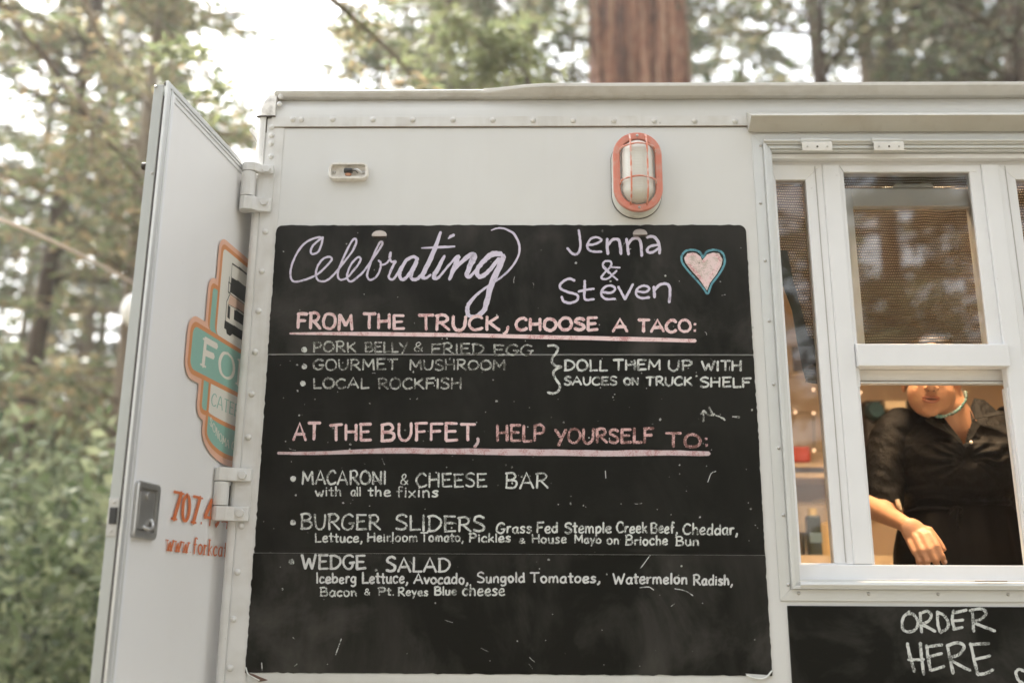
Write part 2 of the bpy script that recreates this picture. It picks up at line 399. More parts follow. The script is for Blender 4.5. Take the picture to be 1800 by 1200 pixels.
# ================================================================== TRUCK SHELL
XL, XR, TW = -.700, 3.30, 2.05
T = empty('food_truck', (XL+2, 1, 0)); tag(T, 'cream food truck with riveted side, serving window and open rear door', 'food truck')
ox0, ox1, oz0, oz1 = .588, 1.378, 1.640, 2.762          # opening for the window
p_ = MB()
def bx4(mb, x0, x1, z0, z1): mb.box(x0, x1, 0, .022, z0, z1)
zt, zb = 2.825, .42
bx4(p_, XL+.012, ox0, zb, zt); bx4(p_, ox1, XR, zb, zt); bx4(p_, ox0, ox1, zb, oz0); bx4(p_, ox0, ox1, oz1, zt)
side = p_.build('side_panel', M['body'], T)
z = lambda py, Y=0.0, px=700: P(px, py, Y).z
# cove: curved panel between rivet strip and roof edge
zc0, zc1 = z(207), z(173, .018)
prof = [(0.0, zc0-.03)]
for k in range(9):
    t = k/8*R(62); prof.append((.050*(1-math.cos(t)), zc0+(zc1-zc0)*math.sin(t)/math.sin(R(62))))
prof += [(.06, zc1), (.06, zc0-.03)]
MB().profx(prof, XL+.035, XR).build('roof_cove', M['body'], T, smooth=False, bevel=0)
# roof edge rail: flat at the left, a deeper lip towards the right
zr0, zr1 = zc1-.002, z(158, -.004)
MB().profx([(.004, zr0), (-.006, zr0+.004), (-.009, zr1-.004), (-.004, zr1), (.055, zr1+.004), (.055, zr0)], XL+.03, XR).build('roof_edge_rail', M['trim'], T, bevel=.0015)
xa = P(850, 160).x; lip = []
N = 24
for i in range(N+1):
    t = i/N; X = xa + (XR-xa)*(t**2.2); s = min(1, (X-xa)/.16); s = s*s*(3-2*s)
    yo = -.010-.020*s; up = zr1+.001+.0035*s
    lip.append([(X, -.0092, zr0+.002-.001*s), (X, yo, up-.010), (X, yo-.001, up-.002), (X, yo+.004, up+.001), (X, .03, up+.004)])
V = [q for r in lip for q in r]; F = [(i*5+k, i*5+k+1, (i+1)*5+k+1, (i+1)*5+k) for i in range(N) for k in range(4)]
MB().add(V, F).build('gutter_lip', M['trim'], T)
MB().box(XL+.05, XR, .056, TW-.03, zr1-.03, zr1+.006).build('roof', M['trim'], T)
# rivet strip
zs0, zs1 = z(223.5), z(206)
strip = MB().box(P(478, 214).x, .566, -.004, -.0002, zs0, zs1).build('rivet_strip', M['trim'], T, bevel=.0012)
box('grime_line', M['dirt'], strip, P(478, 214).x+.001, .565, -.0030, -.0001, zs0-.0020, zs0-.0001, 0)
# rivets
bm = MB(); bm.ell((0, 0, 0), (.0078, .0066, .0078), nu=14, nv=8)
rme = None
def rivet(px, py, parent, Y=-.004, s=1.0, zz=None):
    global rme
    q = P(px, py, Y)
    if rme is None:
        o = fix(mesh('rivet', bm.v, bm.f, M['trim'], parent, smooth=True)); rme = o.data; o.location = q
        o['_w'] = list(q)
        return o
    o = link(bpy.data.objects.new('rivet', rme), parent, q); o.scale = (s, s, s); return o
for px, py in [(514, 215), (529.5, 215.3), (584, 214.7), (655, 215.5), (725, 216), (796, 216), (866, 216.3), (937, 216.6), (1007.5, 217), (1079, 217.2), (1150, 217.6), (1221, 218), (1292, 218.4)]: rivet(px, py, strip)
# corner: quarter round post + flat trim, one seam between
post = []
for k in range(9):
    a = R(90*k/8); post.append((XL-.010+.016-.016*math.cos(a)+0, .012-.016*math.sin(a)-.0))
post = [(XL-.010, .05)] + post + [(XL+.013, -.004), (XL+.013, .05)]
ct0 = z(206, 0, 460)
corner = MB().profz(post, zb, ct0).build('corner_post', M['trim'], T)
ftrim = MB().box(XL+.0160, XL+.062, -.0016, -.0001, zb, zs0-.001).build('corner_trim', M['trim'], T, bevel=.0006)
MB().box(XL+.0129, XL+.0161, .0012, .004, zb, ct0).build('corner_seam', M['dirt'], T)
MB().box(XL+.0132, XL+.0158, -.0005, .003, ct0-.045, ct0).build('corner_seam_gap', M['gap'], T)
for px, py in [(477, 229), (477, 243), (476, 257), (476, 280), (466, 412.5), (460, 482), (454, 552), (448, 624), (442, 698), (436, 774), (424, 930), (417, 1011), (410, 1094), (404, 1180)]: rivet(px, py, ftrim, -.0016)
# corner cap casting
cap = []
cx = XL-.012
rings = []
for j in range(11):
    a = R(90*j/10); ins = .042*(1-math.cos(a))
    zz = ct0+.001+(zr1+.008-ct0)*math.sin(a)
    ring = []
    for k in range(9):
        b = R(90*k/8); rad = .020
        ring.append((cx+ins*.85+rad-rad*math.cos(b), -.007+ins*.55+rad-rad*math.sin(b)-.0, zz))
    ring.append((XL+.036, -.007+ins*.55, zz)); ring.append((XL+.036, .06+ins*.5, zz)); ring.append((cx+ins*.85, .06+ins*.5, zz))
    rings.append(ring)
nr = len(rings[0]); V = [q for r in rings for q in r]
F = [(j*nr+k, j*nr+(k+1) % nr, (j+1)*nr+(k+1) % nr, (j+1)*nr+k) for j in range(10) for k in range(nr)] + [tuple(range(nr))[::-1], tuple(range(10*nr, 11*nr))]
capo = MB().add(V, F).build('corner_cap', paint('chipped corner paint', (.74, .72, .69), (.22, .20, .18), .42, .1, .8, 42), T, smooth=False)
MB().box(cx, XL+.037, -.0085, .0, ct0-.002, ct0+.0005).build('cap_seam', M['gap'], capo)
rivet(493, 174.5, capo, -.002, .95); rivet(491, 188, capo, -.003, .95)
# rear header gutter seen past the corner
q = P(440, 210, .05)
MB().add([(XL-.055, .10, ct0+.012), (XL-.012, .10, ct0-.004), (XL-.012, .10, ct0-.060), (XL-.055, .16, ct0+.012), (XL-.012, 1.95, ct0-.004), (XL-.012, 1.95, ct0-.060), (XL-.055, 1.95, ct0+.012)],
         [(0, 1, 2), (0, 2, 5, 6), (0, 6, 4, 1), (1, 4, 5, 2)]).tube([(XL-.055, .10, ct0+.014), (XL-.055, 1.95, ct0+.014)], .006, 8).build('rear_gutter', M['trim'], T)
# rest of the box: rear frame (doorway open), front, far side, floor, wheels
tan = plain('tan interior wall', (.62, .49, .35), .6, var=.12, sc=5, bmp=.1)
MB().box(XL+.02, XR, TW-.03, TW, zb, 2.80).build('far_wall', tan, T)
MB().box(XR-.03, XR, .023, TW-.031, zb, 2.80).build('front_wall', tan, T)
MB().box(XL-.008, XL+.03, .051, TW, 2.72, ct0-.07).build('rear_header', M['body'], T)
MB().box(XL-.008, XL+.03, 1.99, TW+.002, zb, 2.719).build('rear_jamb', M['body'], T)
MB().box(XL-.006, XL+.019, 1.02, 1.98, .80, 2.715).build('far_rear_door', M['doorskin'], T, bevel=.003)
MB().box(XL+.20, XL+.22, .0225, TW-.0312, .781, 2.7895).build('light_block_panel', plain('grey light block', (.16, .16, .16), .6), T)  # added unseen partition, blocks interior light leaking out of the rear doorway
MB().box(XL+.031, XR-.031, .023, TW-.031, .70, .78).build('floor_deck', M['alu'], T)
MB().box(XL+.031, XR-.031, .023, TW-.031, 2.790, 2.805).build('ceiling_liner', plain('cream ceiling liner', (.66, .52, .36), .7), T)
for x in (.3, 2.6):
    for y in (.14, TW-.14):
        w_ = MB()
        w_.tube([(x, y-.12, .42), (x, y-.09, .42), (x, y+.09, .42), (x, y+.12, .42)], [.36, .42, .42, .36], 36).build('wheel', M['rubber'], T, smooth=False)
MB().box(XL+.2, XR-.1, .4, TW-.4, .45, .62).build('chassis', M['black'], T)

# hinges -------------------------------------------------------------
hexm = None
def hinge(yt, yb, yk0, yk1, pxl, pxr, bolts, sc):
    """yt..yb outer height, yk0..yk1 door barrel between the two arms"""
    zt_, zb_ = P(450, yt, -.02).z, P(450, yb, -.02).z; k0, k1 = P(450, yk0, -.02).z, P(450, yk1, -.02).z
    xr = P(pxr, (yt+yb)/2, -.006).x; xk = P(pxl, (yt+yb)/2, -.03).x; rad = .0185
    cxk = xk+rad; cyk = -.018
    H = empty('hinge', (cxk, 0, zb_), T)
    MB().prism([(XL+.004, zb_+.006), (xr, zb_+.006), (xr, zt_-.006), (XL+.004, zt_-.006)], -.0052, -.0018).build('hinge_plate', M['trim'], H, bevel=.001)
    for a, b2 in ((zb_, k1-.001), (k0+.001, zt_)):
        pr = []
        for k in range(15):            # outline of the arm seen from above: barrel, neck, flat foot
            t = R(-95 - 15*k); pr.append((cxk+rad*math.cos(t), cyk+rad*math.sin(t)))
        pr = [(cxk+rad*math.cos(R(t)), cyk+rad*math.sin(R(t))) for t in range(-90, -361, -18)][::1]
        pr = [(cxk-.002, cyk-rad)] + [(cxk+rad*math.cos(R(t)), cyk+rad*math.sin(R(t))) for t in range(258, 79, -18)] + \
             [(cxk+.012, cyk+.010), (XL+.006, -.0056), (xr-.001, -.0056), (xr-.001, -.0125), (XL+.030, -.0150), (XL+.012, -.0195), (cxk+.018, -.0315)]
        MB().profz(pr, a, b2).build('hinge_arm', M['trim'], H, bevel=.0015)
    MB().tube([(cxk, cyk, k1+.001), (cxk, cyk, k0-.001)], rad*.97, 24).build('hinge_barrel', M['trim'], H, bevel=.001)
    MB().box(cxk-.004, cxk+.006, cyk+.010, .07, k1+.004, k0-.004).build('door_leaf', M['gap'], H)
    for px, py in bolts:
        q = P(px, py, -.016)
        b_ = MB(); hx = [(q.x+.0108*math.cos(R(60*k+10)), q.z+.0108*math.sin(R(60*k+10))) for k in range(6)]
        b_.prism(hx, -.0225, -.0125).build('bolt', M['trim'], H, bevel=.0012)
    return H
hinge(288, 370, 303, 346, 421, 480, [(468.5, 298), (464, 355)], 1)
hinge(822, 915, 846, 889, 372, 441, [(426.5, 835), (422, 901)], 1)

# marker light -------------------------------------------------------
c_ = P(613, 303, -.006)
mk = MB()
o1 = rrect(c_.x, c_.z, .0515, .0235, .017, 8); o2 = rrect(c_.x, c_.z+.0005, .0495, .0215, .015, 8); i1 = rrect(c_.x, c_.z+.001, .0435, .0165, .006, 8)
n1 = len(o1)
V = [(p[0], -.0002, p[1]) for p in o1] + [(p[0], -.012, p[1]) for p in o1] + [(p[0], -.0165, p[1]) for p in o2] + [(p[0], -.0165, p[1]) for p in i1] + [(p[0], -.0045, p[1]) for p in i1]
F = [(r*n1+i, r*n1+(i+1) % n1, (r+1)*n1+(i+1) % n1, (r+1)*n1+i) for r in range(4) for i in range(n1)] + [tuple(range(4*n1, 5*n1))]
ML = MB().add(V, F).build('marker_light', paint('old cream lamp housing', (.72, .70, .66), (.30, .24, .17), .35, .1, .5, 60), T, smooth=False)
ML['label'] = 'small oblong marker light with its lens missing'
q = P(611.5, 297.5, -.02)
MB().tube([(q.x-.0105, -.0135, q.z-.001), (q.x-.0085, -.0135, q.z-.001), (q.x+.0085, -.0135, q.z-.001), (q.x+.0105, -.0135, q.z-.001)], [.006, .0068, .0068, .006], 16).build('bulb_socket', M['black'], ML)
MB().ell((q.x, -.012, q.z-.011), (.009, .005, .0045)).build('bulb_base', M['bulb'], ML, smooth=True)
for px in (587, 639): w = P(px, 302, -.01); MB().ell((w.x, -.0065, w.z), (.0042, .003, .0042)).build('screw', M['steel'], ML, smooth=True)
w0 = P(620, 300, -.01); MB().tube([(w0.x, -.0095, w0.z), (w0.x+.007, -.0125, w0.z-.001), (w0.x+.014, -.009, w0.z-.007)], .0011, 6).build('wire', M['black'], ML)
MB().tube([(w0.x+.004, -.009, w0.z+.004), (w0.x+.012, -.012, w0.z+.003), (w0.x+.024, -.008, w0.z-.006)], .0028, 8).build('wire_sheath', M['vinyl'], ML, smooth=True)

# bulkhead light -----------------------------------------------------
lx = P(1120, 308, -.03).x; lz0, lz1 = P(1120, 384, -.004).z, P(1120, 244, -.004).z
HX = .0625; lcz = (lz0+lz1)/2; HZ = (lz1-lz0)/2
def stadium(hx, hz, dz=0): return rrect(lx, lcz+dz, hx, hz, hx*.999, 12)
BL = empty('bulkhead_light', (lx, 0, lz0), T); BL['label'] = 'oval bulkhead light under an orange wire guard'
whiteb = paint('aged white lamp base', (.70, .70, .66), (.35, .30, .24), .4, .1, .35, 40)
def ringmesh(levels):
    n1 = len(levels[0][1]); V = []; F = []
    for y, pts in levels: V += [(p[0], y, p[1]) for p in pts]
    for r in range(len(levels)-1): F += [(r*n1+i, r*n1+(i+1) % n1, (r+1)*n1+(i+1) % n1, (r+1)*n1+i) for i in range(n1)]
    return V, F, n1
V, F, n1 = ringmesh([(-.0003, stadium(HX, HZ)), (-.010, stadium(HX, HZ)), (-.013, stadium(HX-.002, HZ-.002)), (-.036, stadium(HX-.004, HZ-.004))]); F.append(tuple(range(3*n1, 4*n1)))
MB().add(V, F).build('lamp_base', whiteb, BL)
V, F, n1 = ringmesh([(-.0003, stadium(HX+.0012, HZ+.0012)), (-.004, stadium(HX+.0012, HZ+.0012)), (-.004, stadium(HX-.001, HZ-.001))]); MB().add(V, F).build('gasket', M['seal'], BL)
ih, iz = .044, HZ-.021
V, F, n1 = ringmesh([(-.037, stadium(HX-.001, HZ-.003)), (-.045, stadium(HX-.001, HZ-.003)), (-.047, stadium(HX-.003, HZ-.005)), (-.047, stadium(ih+.002, iz+.002)), (-.045, stadium(ih, iz)), (-.037, stadium(ih, iz))])
MB().add(V, F).build('guard_ring', M['orange'], BL)
m, n, l, b = nmat('ribbed frosted glass')
tc = n.new('ShaderNodeTexCoord'); wv = n.new('ShaderNodeTexWave'); wv.bands_direction = 'Z'; wv.inputs['Scale'].default_value = 75; l.new(tc.outputs['Object'], wv.inputs[0])
b.inputs['Base Color'].default_value = (.62, .62, .57, 1); b.inputs['Roughness'].default_value = .16; b.inputs['Coat Weight'].default_value = .4; bump(n, l, b, wv.outputs[0], .35, .0012)
lv = []
for k in range(10):
    a = R(90*k/9); lv.append((-.040-.034*math.sin(a), stadium(max(.003, (ih-.0045)*(1-(1-math.cos(a))*.93)), (iz-.0045)-(ih-.0045)*.80*(1-math.cos(a)))))
V, F, n1 = ringmesh(lv); F.append(tuple(range(9*n1, 10*n1)))
MB().add(V, F).build('lamp_glass', m, BL, smooth=True)
def cagebar(pts, name='guard_bar'): MB().tube(catmull([Vector(p) for p in pts], 5), .0024, 8).build(name, cagem, BL, smooth=True)
cagem = paint('chipped orange wire', (.62, .21, .13), (.68, .56, .52), .5, .1, 1.3, 90)
for dx in (-.0205, .0205):
    cagebar([(lx+dx*1.0, -.040, lcz-HZ+.018), (lx+dx, -.066, lcz-HZ+.030), (lx+dx, -.082, lcz-HZ*.45), (lx+dx, -.083, lcz+HZ*.35), (lx+dx, -.070, lcz+HZ-.026), (lx+dx, -.042, lcz+HZ-.008)])
for dz in (-.030, .058):
    cagebar([(lx-ih-.002, -.042, lcz+dz-.006), (lx-ih*.86, -.066, lcz+dz), (lx, -.087, lcz+dz), (lx+ih*.86, -.066, lcz+dz), (lx+ih+.002, -.042, lcz+dz-.006)])
MB().ell((lx+.001, -.048, lcz-HZ+.0125), (.0035, .0025, .0035)).build('screw', M['steel'], BL, smooth=True)
MB().ell((lx+.001, -.048, lcz+HZ-.0125), (.0035, .0025, .0035)).build('screw', M['steel'], BL, smooth=True)

# ================================================================== SERVING WINDOW
sw = empty('service_window', ((ox0+ox1)/2, .03, oz0), T); sw['label'] = 'white three-light serving window in an aluminium surround'
fx0, fx1, fz0, fz1 = .574, 1.392, 1.612, 2.776
alu, alx = M['alu'], M['alux']
def frame_ring(name, m, x0, x1, z0, z1, w, y0, y1, bevel=.001, mitre=True):
    for nm, pts in (('top', [(x0, z1), (x1, z1), (x1-w, z1-w), (x0+w, z1-w)]), ('bottom', [(x0, z0), (x0+w, z0+w), (x1-w, z0+w), (x1, z0)]),
                    ('left', [(x0, z0), (x0, z1), (x0+w, z1-w), (x0+w, z0+w)]), ('right', [(x1, z0), (x1-w, z0+w), (x1-w, z1-w), (x1, z1)])):
        MB().prism(pts, y0, y1).build(name, m if isinstance(m, bpy.types.Material) else m[nm in ('top', 'bottom')], sw, bevel=bevel)
AM = (alu, alx)
frame_ring('outer_flange', AM, fx0, fx1, fz0, fz1, .026, -.0040, -.0002)
frame_ring('flange_ridge', AM, fx0+.0262, fx1-.0262, fz0+.0262, fz1-.0262, .008, -.0165, .001)
frame_ring('flange_step', AM, fx0+.0344, fx1-.0344, fz0+.0344, fz1-.0344, .009, -.0110, .012)
frame_ring('flange_lip', AM, fx0+.0436, fx1-.0436, fz0+.0436, fz1-.0436, .005, -.0050, .028)
# bottom sill profile proud of the ring, with two more ridges
MB().profx([(-.018, fz0+.030), (-.020, fz0+.036), (-.018, fz0+.042), (.0, fz0+.046), (.0, fz0+.028)], fx0+.045, fx1-.045).build('sill_ridge', alx, sw)
for px, py in [(1404, 1042), (1527, 1043), (1649, 1043.5), (1772, 1044), (1337, 256), (1337, 357), (1345, 458), (1352, 564), (1360, 675), (1369, 787), (1377, 905), (1386, 1027)]:
    q = P(px, py, -.0045)
    s_ = MB().ell((q.x, -.0045, q.z), (.0042, .0032, .0042), nu=10, nv=6).build('screw', M['steel'], sw, smooth=True)
MB().box(P(1714, 1020, -.02).x, P(1770, 1020, -.02).x, -.0215, -.019, P(1740, 1021, -.02).z-.001, P(1740, 1021, -.02).z+.0012).build('drain_slot', M['dirt'], sw)
# hinge track and shutter hinge plates
ht = P(1400, 247, -.02).z
MB().tube([(.60, -.017, ht), (1.36, -.017, ht)], .0052, 12).build('hinge_track', alx, sw)
for pa, pb in ((1410, 1463), (1536, 1589)):
    x0, x1 = P(pa, 262, -.03).x, P(pb, 262, -.03).x
    h_ = MB().profx([(-.0235, ht-.005), (-.034, ht-.012), (-.031, ht-.033), (-.0285, ht-.033), (-.0305, ht-.0135), (-.0205, ht-.0075)], x0, x1).build('shutter_hinge', plain('bright hinge plate', (.74, .73, .71), .35, .2), sw, bevel=.0008)
    MB().tube([(x0, -.018, ht+.0005), (x1, -.018, ht+.0005)], .0072, 14).build('hinge_knuckle', alx, sw)
    for k in range(3):
        X = x0+(x1-x0)*(.17+.33*k); MB().ell((X, -.0335, ht-.0235), (.0026, .0015, .0026), nu=10, nv=6).build('screw', M['gap'] if k == 1 else M['steel'], sw)
vin = M['vinyl']
WX0, WX1 = fx0+.049, fx1-.049            # inside of the aluminium surround
LX0, LX1 = .637, .714                    # left light glass, x
MX0, MX1 = .757, .801                    # mullion
CX0, CX1 = .801, 1.165                   # centre light
XC = (fx0+fx1)/2
zg1, zg0 = 2.664, 1.698
YV = .026                                # face of the vinyl units
def mir(x): return 2*XC-x
box('head_jamb', vin, sw, WX0, WX1, YV+.006, .080, 2.704, 2.7265)
box('head_soffit', vin, sw, WX0, WX1, YV-.018, YV+.0055, 2.713, 2.7265)
box('bottom_rail', vin, sw, WX0, WX1, YV-.006, .085, 1.6575, 1.6945)
for f in (lambda x: x, mir):
    a, b2 = sorted((f(MX0), f(MX1))); box('mullion', vin, sw, a, b2, YV-.004, .080 if a < XC else .052, 1.6950, 2.7035, .003)
    # fixed side light: four mitred pieces
    a, b2 = sorted((f(WX0), f(MX0))); A, B = sorted((f(LX0), f(LX1)))
    for pts in ([(a, 2.7035), (b2, 2.7035), (B, zg1), (A, zg1)], [(a, 1.695), (A, zg0), (B, zg0), (b2, 1.695)], [(a, 1.695), (a, 2.7035), (A, zg1), (A, zg0)], [(b2, 1.695), (B, zg0), (B, zg1), (b2, 2.7035)]):
        mb = MB(); n = 4
        fr = [(p[0], YV+(.002 if i in () else 0), p[1]) for i, p in enumerate(pts)]
        # outer edge at the face, inner edge set back
        def yy(p): return YV+.004 if p in [(A, zg1), (B, zg1), (A, zg0), (B, zg0)] else YV
        V = [(p[0], yy(p), p[1]) for p in pts] + [(p[0], .060, p[1]) for p in pts]
        mb.add(V, [(0, 1, 2, 3), (7, 6, 5, 4)] + [(i, (i+1) % 4, (i+1) % 4+4, i+4) for i in range(4)]).build('side_light_frame', vin, sw, bevel=.0012)
    a, b2 = sorted((f(LX1+.0245), f(LX1+.0262))); MB().box(a, b2, YV-.0006, YV+.002, 1.70, 2.70).build('glazing_bead_line', plain('grey joint shadow line', (.42, .41, .40), .8), sw)

# thin glass: fresnel mix of a clear pane and a mirror reflection
m = bpy.data.materials.new('window glass'); m.use_nodes = True; nt = m.node_tree; nt.nodes.clear(); n, l = nt.nodes, nt.links
out = n.new('ShaderNodeOutputMaterial'); mx = n.new('ShaderNodeMixShader'); tr = n.new('ShaderNodeBsdfTransparent'); gl = n.new('ShaderNodeBsdfGlossy'); fr = n.new('ShaderNodeFresnel')
gl.inputs['Roughness'].default_value = .015; tr.inputs[0].default_value = (.93, .94, .92, 1); fr.inputs[0].default_value = 1.85
l.new(fr.outputs[0], mx.inputs[0]); l.new(tr.outputs[0], mx.inputs[1]); l.new(gl.outputs[0], mx.inputs[2]); l.new(mx.outputs[0], out.inputs[0])
GLASS = m
def pane(x0, x1, z0, z1, Y): return mesh('pane', [(x0, Y, z0), (x1, Y, z0), (x1, Y, z1), (x0, Y, z1)], [(0, 1, 2, 3)], GLASS, sw)
pane(LX0-.004, LX1+.004, zg0-.004, zg1+.004, .040); pane(mir(LX1)-.004, mir(LX0)+.004, zg0-.004, zg1+.004, .040)
# centre light: outer (upper) sash
zu0, zu1 = P(1640, 604, YV).z, P(1640, 306, YV).z
for pts in ([(CX0, 2.7035), (CX1, 2.7035), (CX1-.010, zu1), (CX0+.010, zu1)],): pass
US = [(CX0, 2.7035), (CX1, 2.7035), (CX1-.012, 2.684), (CX0+.012, 2.684)]
MB().prism(US, YV+.001, .06).build('sash_head', vin, sw, bevel=.0015)
MB().prism([(CX0, 2.118), (CX0, 2.7034), (CX0+.0115, 2.683), (CX0+.0085, 2.118)], YV+.002, .06).build('sash_stile', vin, sw, bevel=.0015)
zrb = P(1640, 643, YV-.016).z+.002
MB().prism([(CX1+.0, zrb), (CX1-.034, zrb), (CX1-.030, 2.683), (CX1, 2.7034)], YV+.002, .05).build('sash_stile', vin, sw, bevel=.0015)
mr = MB().profx([(YV-.016, zu0-.005), (YV+.006, zu0+.001), (YV+.02, zu0+.001), (YV+.02, P(1640, 643, YV-.016).z), (YV-.016, P(1640, 643, YV-.016).z)], CX0+.001, CX1+.005)
mr.build('meeting_rail', vin, sw, bevel=.0018)
pane(CX0+.008, CX1-.028, zu0-.002, 2.686, .036)
# raised inner sash behind the glass
Y2 = .066
s0x, s1x = P(1521, 604, Y2).x, P(1734, 604, Y2).x; st = P(1600, 362, Y2).z; sh = P(1600, 331, Y2).z
sb0, sb1 = P(1640, 676, Y2).z, P(1640, 650, Y2).z
S0, S1 = CX0+.004, CX1+.016
box('inner_sash_stile', vin, sw, S0, s0x, Y2, .092, sb1, sh); box('inner_sash_stile', vin, sw, s1x, S1, Y2, .092, sb1, sh)
box('inner_sash_head', vin, sw, s0x+.0002, s1x-.0002, Y2+.001, .092, st, sh)
box('inner_sash_rail', vin, sw, S0, S1, Y2-.002, .092, sb0+.006, sb1, .002); box('pull_lip', M['alux'], sw, S0+.004, S1-.004, Y2-.012, Y2+.01, sb0, sb0+.0055, .001)
MB().box(S0+.006, S1-.006, Y2-.0030, Y2-.0021, sb0+.0062, sb0+.0095).build('weather_strip', M['dirt'], sw)
MB().box(S0+.012, S1-.02, Y2-.0030, Y2+.01, sb1+.0001, sb1+.006).build('rail_cap', M['vinyl'], sw)
pane(s0x-.004, s1x+.004, sb1-.004, st+.004, .080)
lx0, lx1 = P(1568, 326, Y2).x, P(1640, 326, Y2).x; lzz = sh
MB().prism([(lx0, lzz), (lx1, lzz), (lx1-.003, lzz+.010), (lx0+.006, lzz+.010)], Y2-.004, Y2+.018).box(lx0+.006, lx0+.026, Y2-.006, Y2+.012, lzz+.0101, lzz+.0135).box(lx1-.030, lx1-.006, Y2-.006, Y2+.012, lzz+.0101, lzz+.0135).build('sash_lock', plain('grey lock casting', (.42, .41, .39), .4, .3), sw, bevel=.001)
# lower opening jambs
box('opening_jamb', vin, sw, CX0+.0, CX0+.006, YV+.002, .09, 1.695, 2.1175, .001)
box('opening_jamb', vin, sw, CX1-.0025, CX1-.0002, YV+.002, .054, 1.695, 2.1175, .0005)
box('jamb_track', plain('greyed jamb track', (.64, .62, .59), .5, var=.1), sw, CX1-.0050, CX1-.0027, YV+.012, .050, 1.695, 2.115, .0005)

# insect / shade screens
m = bpy.data.materials.new('woven shade cloth'); m.use_nodes = True; nt = m.node_tree; n, l = nt.nodes, nt.links; b = n['Principled BSDF']
b.inputs['Base Color'].default_value = (.085, .055, .032, 1); b.inputs['Roughness'].default_value = .8
g_ = n.new('ShaderNodeNewGeometry'); sp = n.new('ShaderNodeSeparateXYZ'); l.new(g_.outputs['Position'], sp.inputs[0])
wob = noise(n, l, 9, 2, coord='World')
zz = math_(n, l, 'ADD', math_(n, l, 'MULTIPLY', sp.outputs[2], 1.0), math_(n, l, 'MULTIPLY', wob.outputs[0], .012))
fz = math_(n, l, 'FRACT', math_(n, l, 'MULTIPLY', zz, 132.)); row = math_(n, l, 'FLOOR', math_(n, l, 'MULTIPLY', zz, 132.))
fx = math_(n, l, 'FRACT', math_(n, l, 'ADD', math_(n, l, 'MULTIPLY', sp.outputs[0], 165.), math_(n, l, 'MULTIPLY', row, .5)))
hx_ = math_(n, l, 'LESS_THAN', math_(n, l, 'ABSOLUTE', math_(n, l, 'SUBTRACT', fx, .5)), .30); hz_ = math_(n, l, 'LESS_THAN', math_(n, l, 'ABSOLUTE', math_(n, l, 'SUBTRACT', fz, .5)), .22)
hole = math_(n, l, 'MULTIPLY', hx_, hz_)
l.new(math_(n, l, 'SUBTRACT', 1.0, hole), b.inputs['Alpha'])
SCREEN = m
hem = plain('black screen hem', (.02, .017, .013), .8)
SN = MB().add([(CX0-.03, .112, 2.20), (1.42, .112, 2.20), (1.42, .112, 2.785), (CX0-.03, .112, 2.785)], [(0, 1, 2, 3)]).build('shade_screen', SCREEN, T); SN['label'] = 'woven shade cloth behind the upper sash'
MB().box(CX0-.03, 1.42, .1125, .116, 2.185, 2.1999).build('screen_hem', hem, SN)
pl = [(1350, 300), (1450, 300), (1452, 560), (1462, 660), (1445, 676), (1416, 672), (1411, 640), (1400, 570), (1388, 520), (1372, 480), (1350, 440)]
sc2 = MB().add([P(a, b2, .10+.012*math.sin(i)) for i, (a, b2) in enumerate(pl)], [tuple(range(len(pl)))]).build('hanging_screen', SCREEN, T); sc2['label'] = 'loose corner of shade cloth hanging in the left light'
hp = [(1364, 440), (1372, 492), (1392, 545), (1401, 600), (1411, 650), (1418, 671), (1442, 676)]
hq = [(1384, 440), (1394, 492), (1408, 540), (1420, 590), (1440, 600), (1448, 640), (1446, 670)]
MB().add([P(a, b2, .095) for a, b2 in hp] + [P(a, b2, .095) for a, b2 in hq], [(i, i+1, i+8, i+7) for i in range(6)]).build('screen_hem', hem, sc2)

# rain hood over the window
hz1, hz2, hz3 = P(1400, 197, -.004).z, P(1400, 203.5, -.05).z, P(1400, 231.5, -.008).z
MB().profx([(-.0042, hz1), (-.050, hz2+.004), (-.052, hz2), (-.0080, hz3), (-.0042, hz3)], P(1317, 203, -.03).x, 1.62).build('rain_hood', paint('weathered hood paint', (.52, .51, .47), (.38, .35, .30), .5, .5, .5, 6), T, bevel=.0008)

# ================================================================== REAR DOOR, swung open
dn = Vector((1, -DK, 0)).normalized(); du = Vector((DK, 1, 0)).normalized()
def dpt(Y, zz, off=0.0): return Vector((DX0+DK*Y, Y, zz)) + dn*off
DZ0, DZ1 = .80, 2.697; DY0, DY1 = -.425, .50
dr = empty('rear_door', dpt((DY0+DY1)/2, DZ0), T); dr['label'] = 'open white rear door with orange and teal logo'
def dbox(name, m, y0, y1, z0, z1, o0, o1, bevel=.0015):
    V = [dpt(y, zz, o) for zz in (z0, z1) for y in (y0, y1) for o in (o0, o1)]
    return MB().add(V, [(0, 1, 3, 2), (4, 6, 7, 5), (0, 4, 5, 1), (2, 3, 7, 6), (0, 2, 6, 4), (1, 5, 7, 3)]).build(name, m, dr, bevel=bevel)
dbox('door_skin', M['doorskin'], DY0+.04, DY1-.04, DZ0+.04, DZ1-.032, -.0085, -.003)
edg = plain('warm white gasket', (.66, .60, .56), .6)
# free-edge extrusion: two ribs
dbox('edge_trim', M['alu'], DY0, DY0+.014, DZ0, DZ1, -.004, .002); dbox('edge_trim', M['vinyl'], DY0+.0142, DY0+.040, DZ0+.001, DZ1-.0122, -.004, -.0005); dbox('edge_bead', M['alu'], DY0+.020, DY0+.026, DZ0+.002, DZ1-.012, -.0004, .0022)
dbox('top_trim', M['alu'], DY0+.0142, DY1, DZ1-.012, DZ1, -.004, .002); dbox('top_trim', M['vinyl'], DY0+.0404, DY1-.001, DZ1-.032, DZ1-.0122, -.004, -.0005); dbox('top_bead', M['alu'], DY0+.041, DY1-.002, DZ1-.022, DZ1-.018, -.0004, .0018)
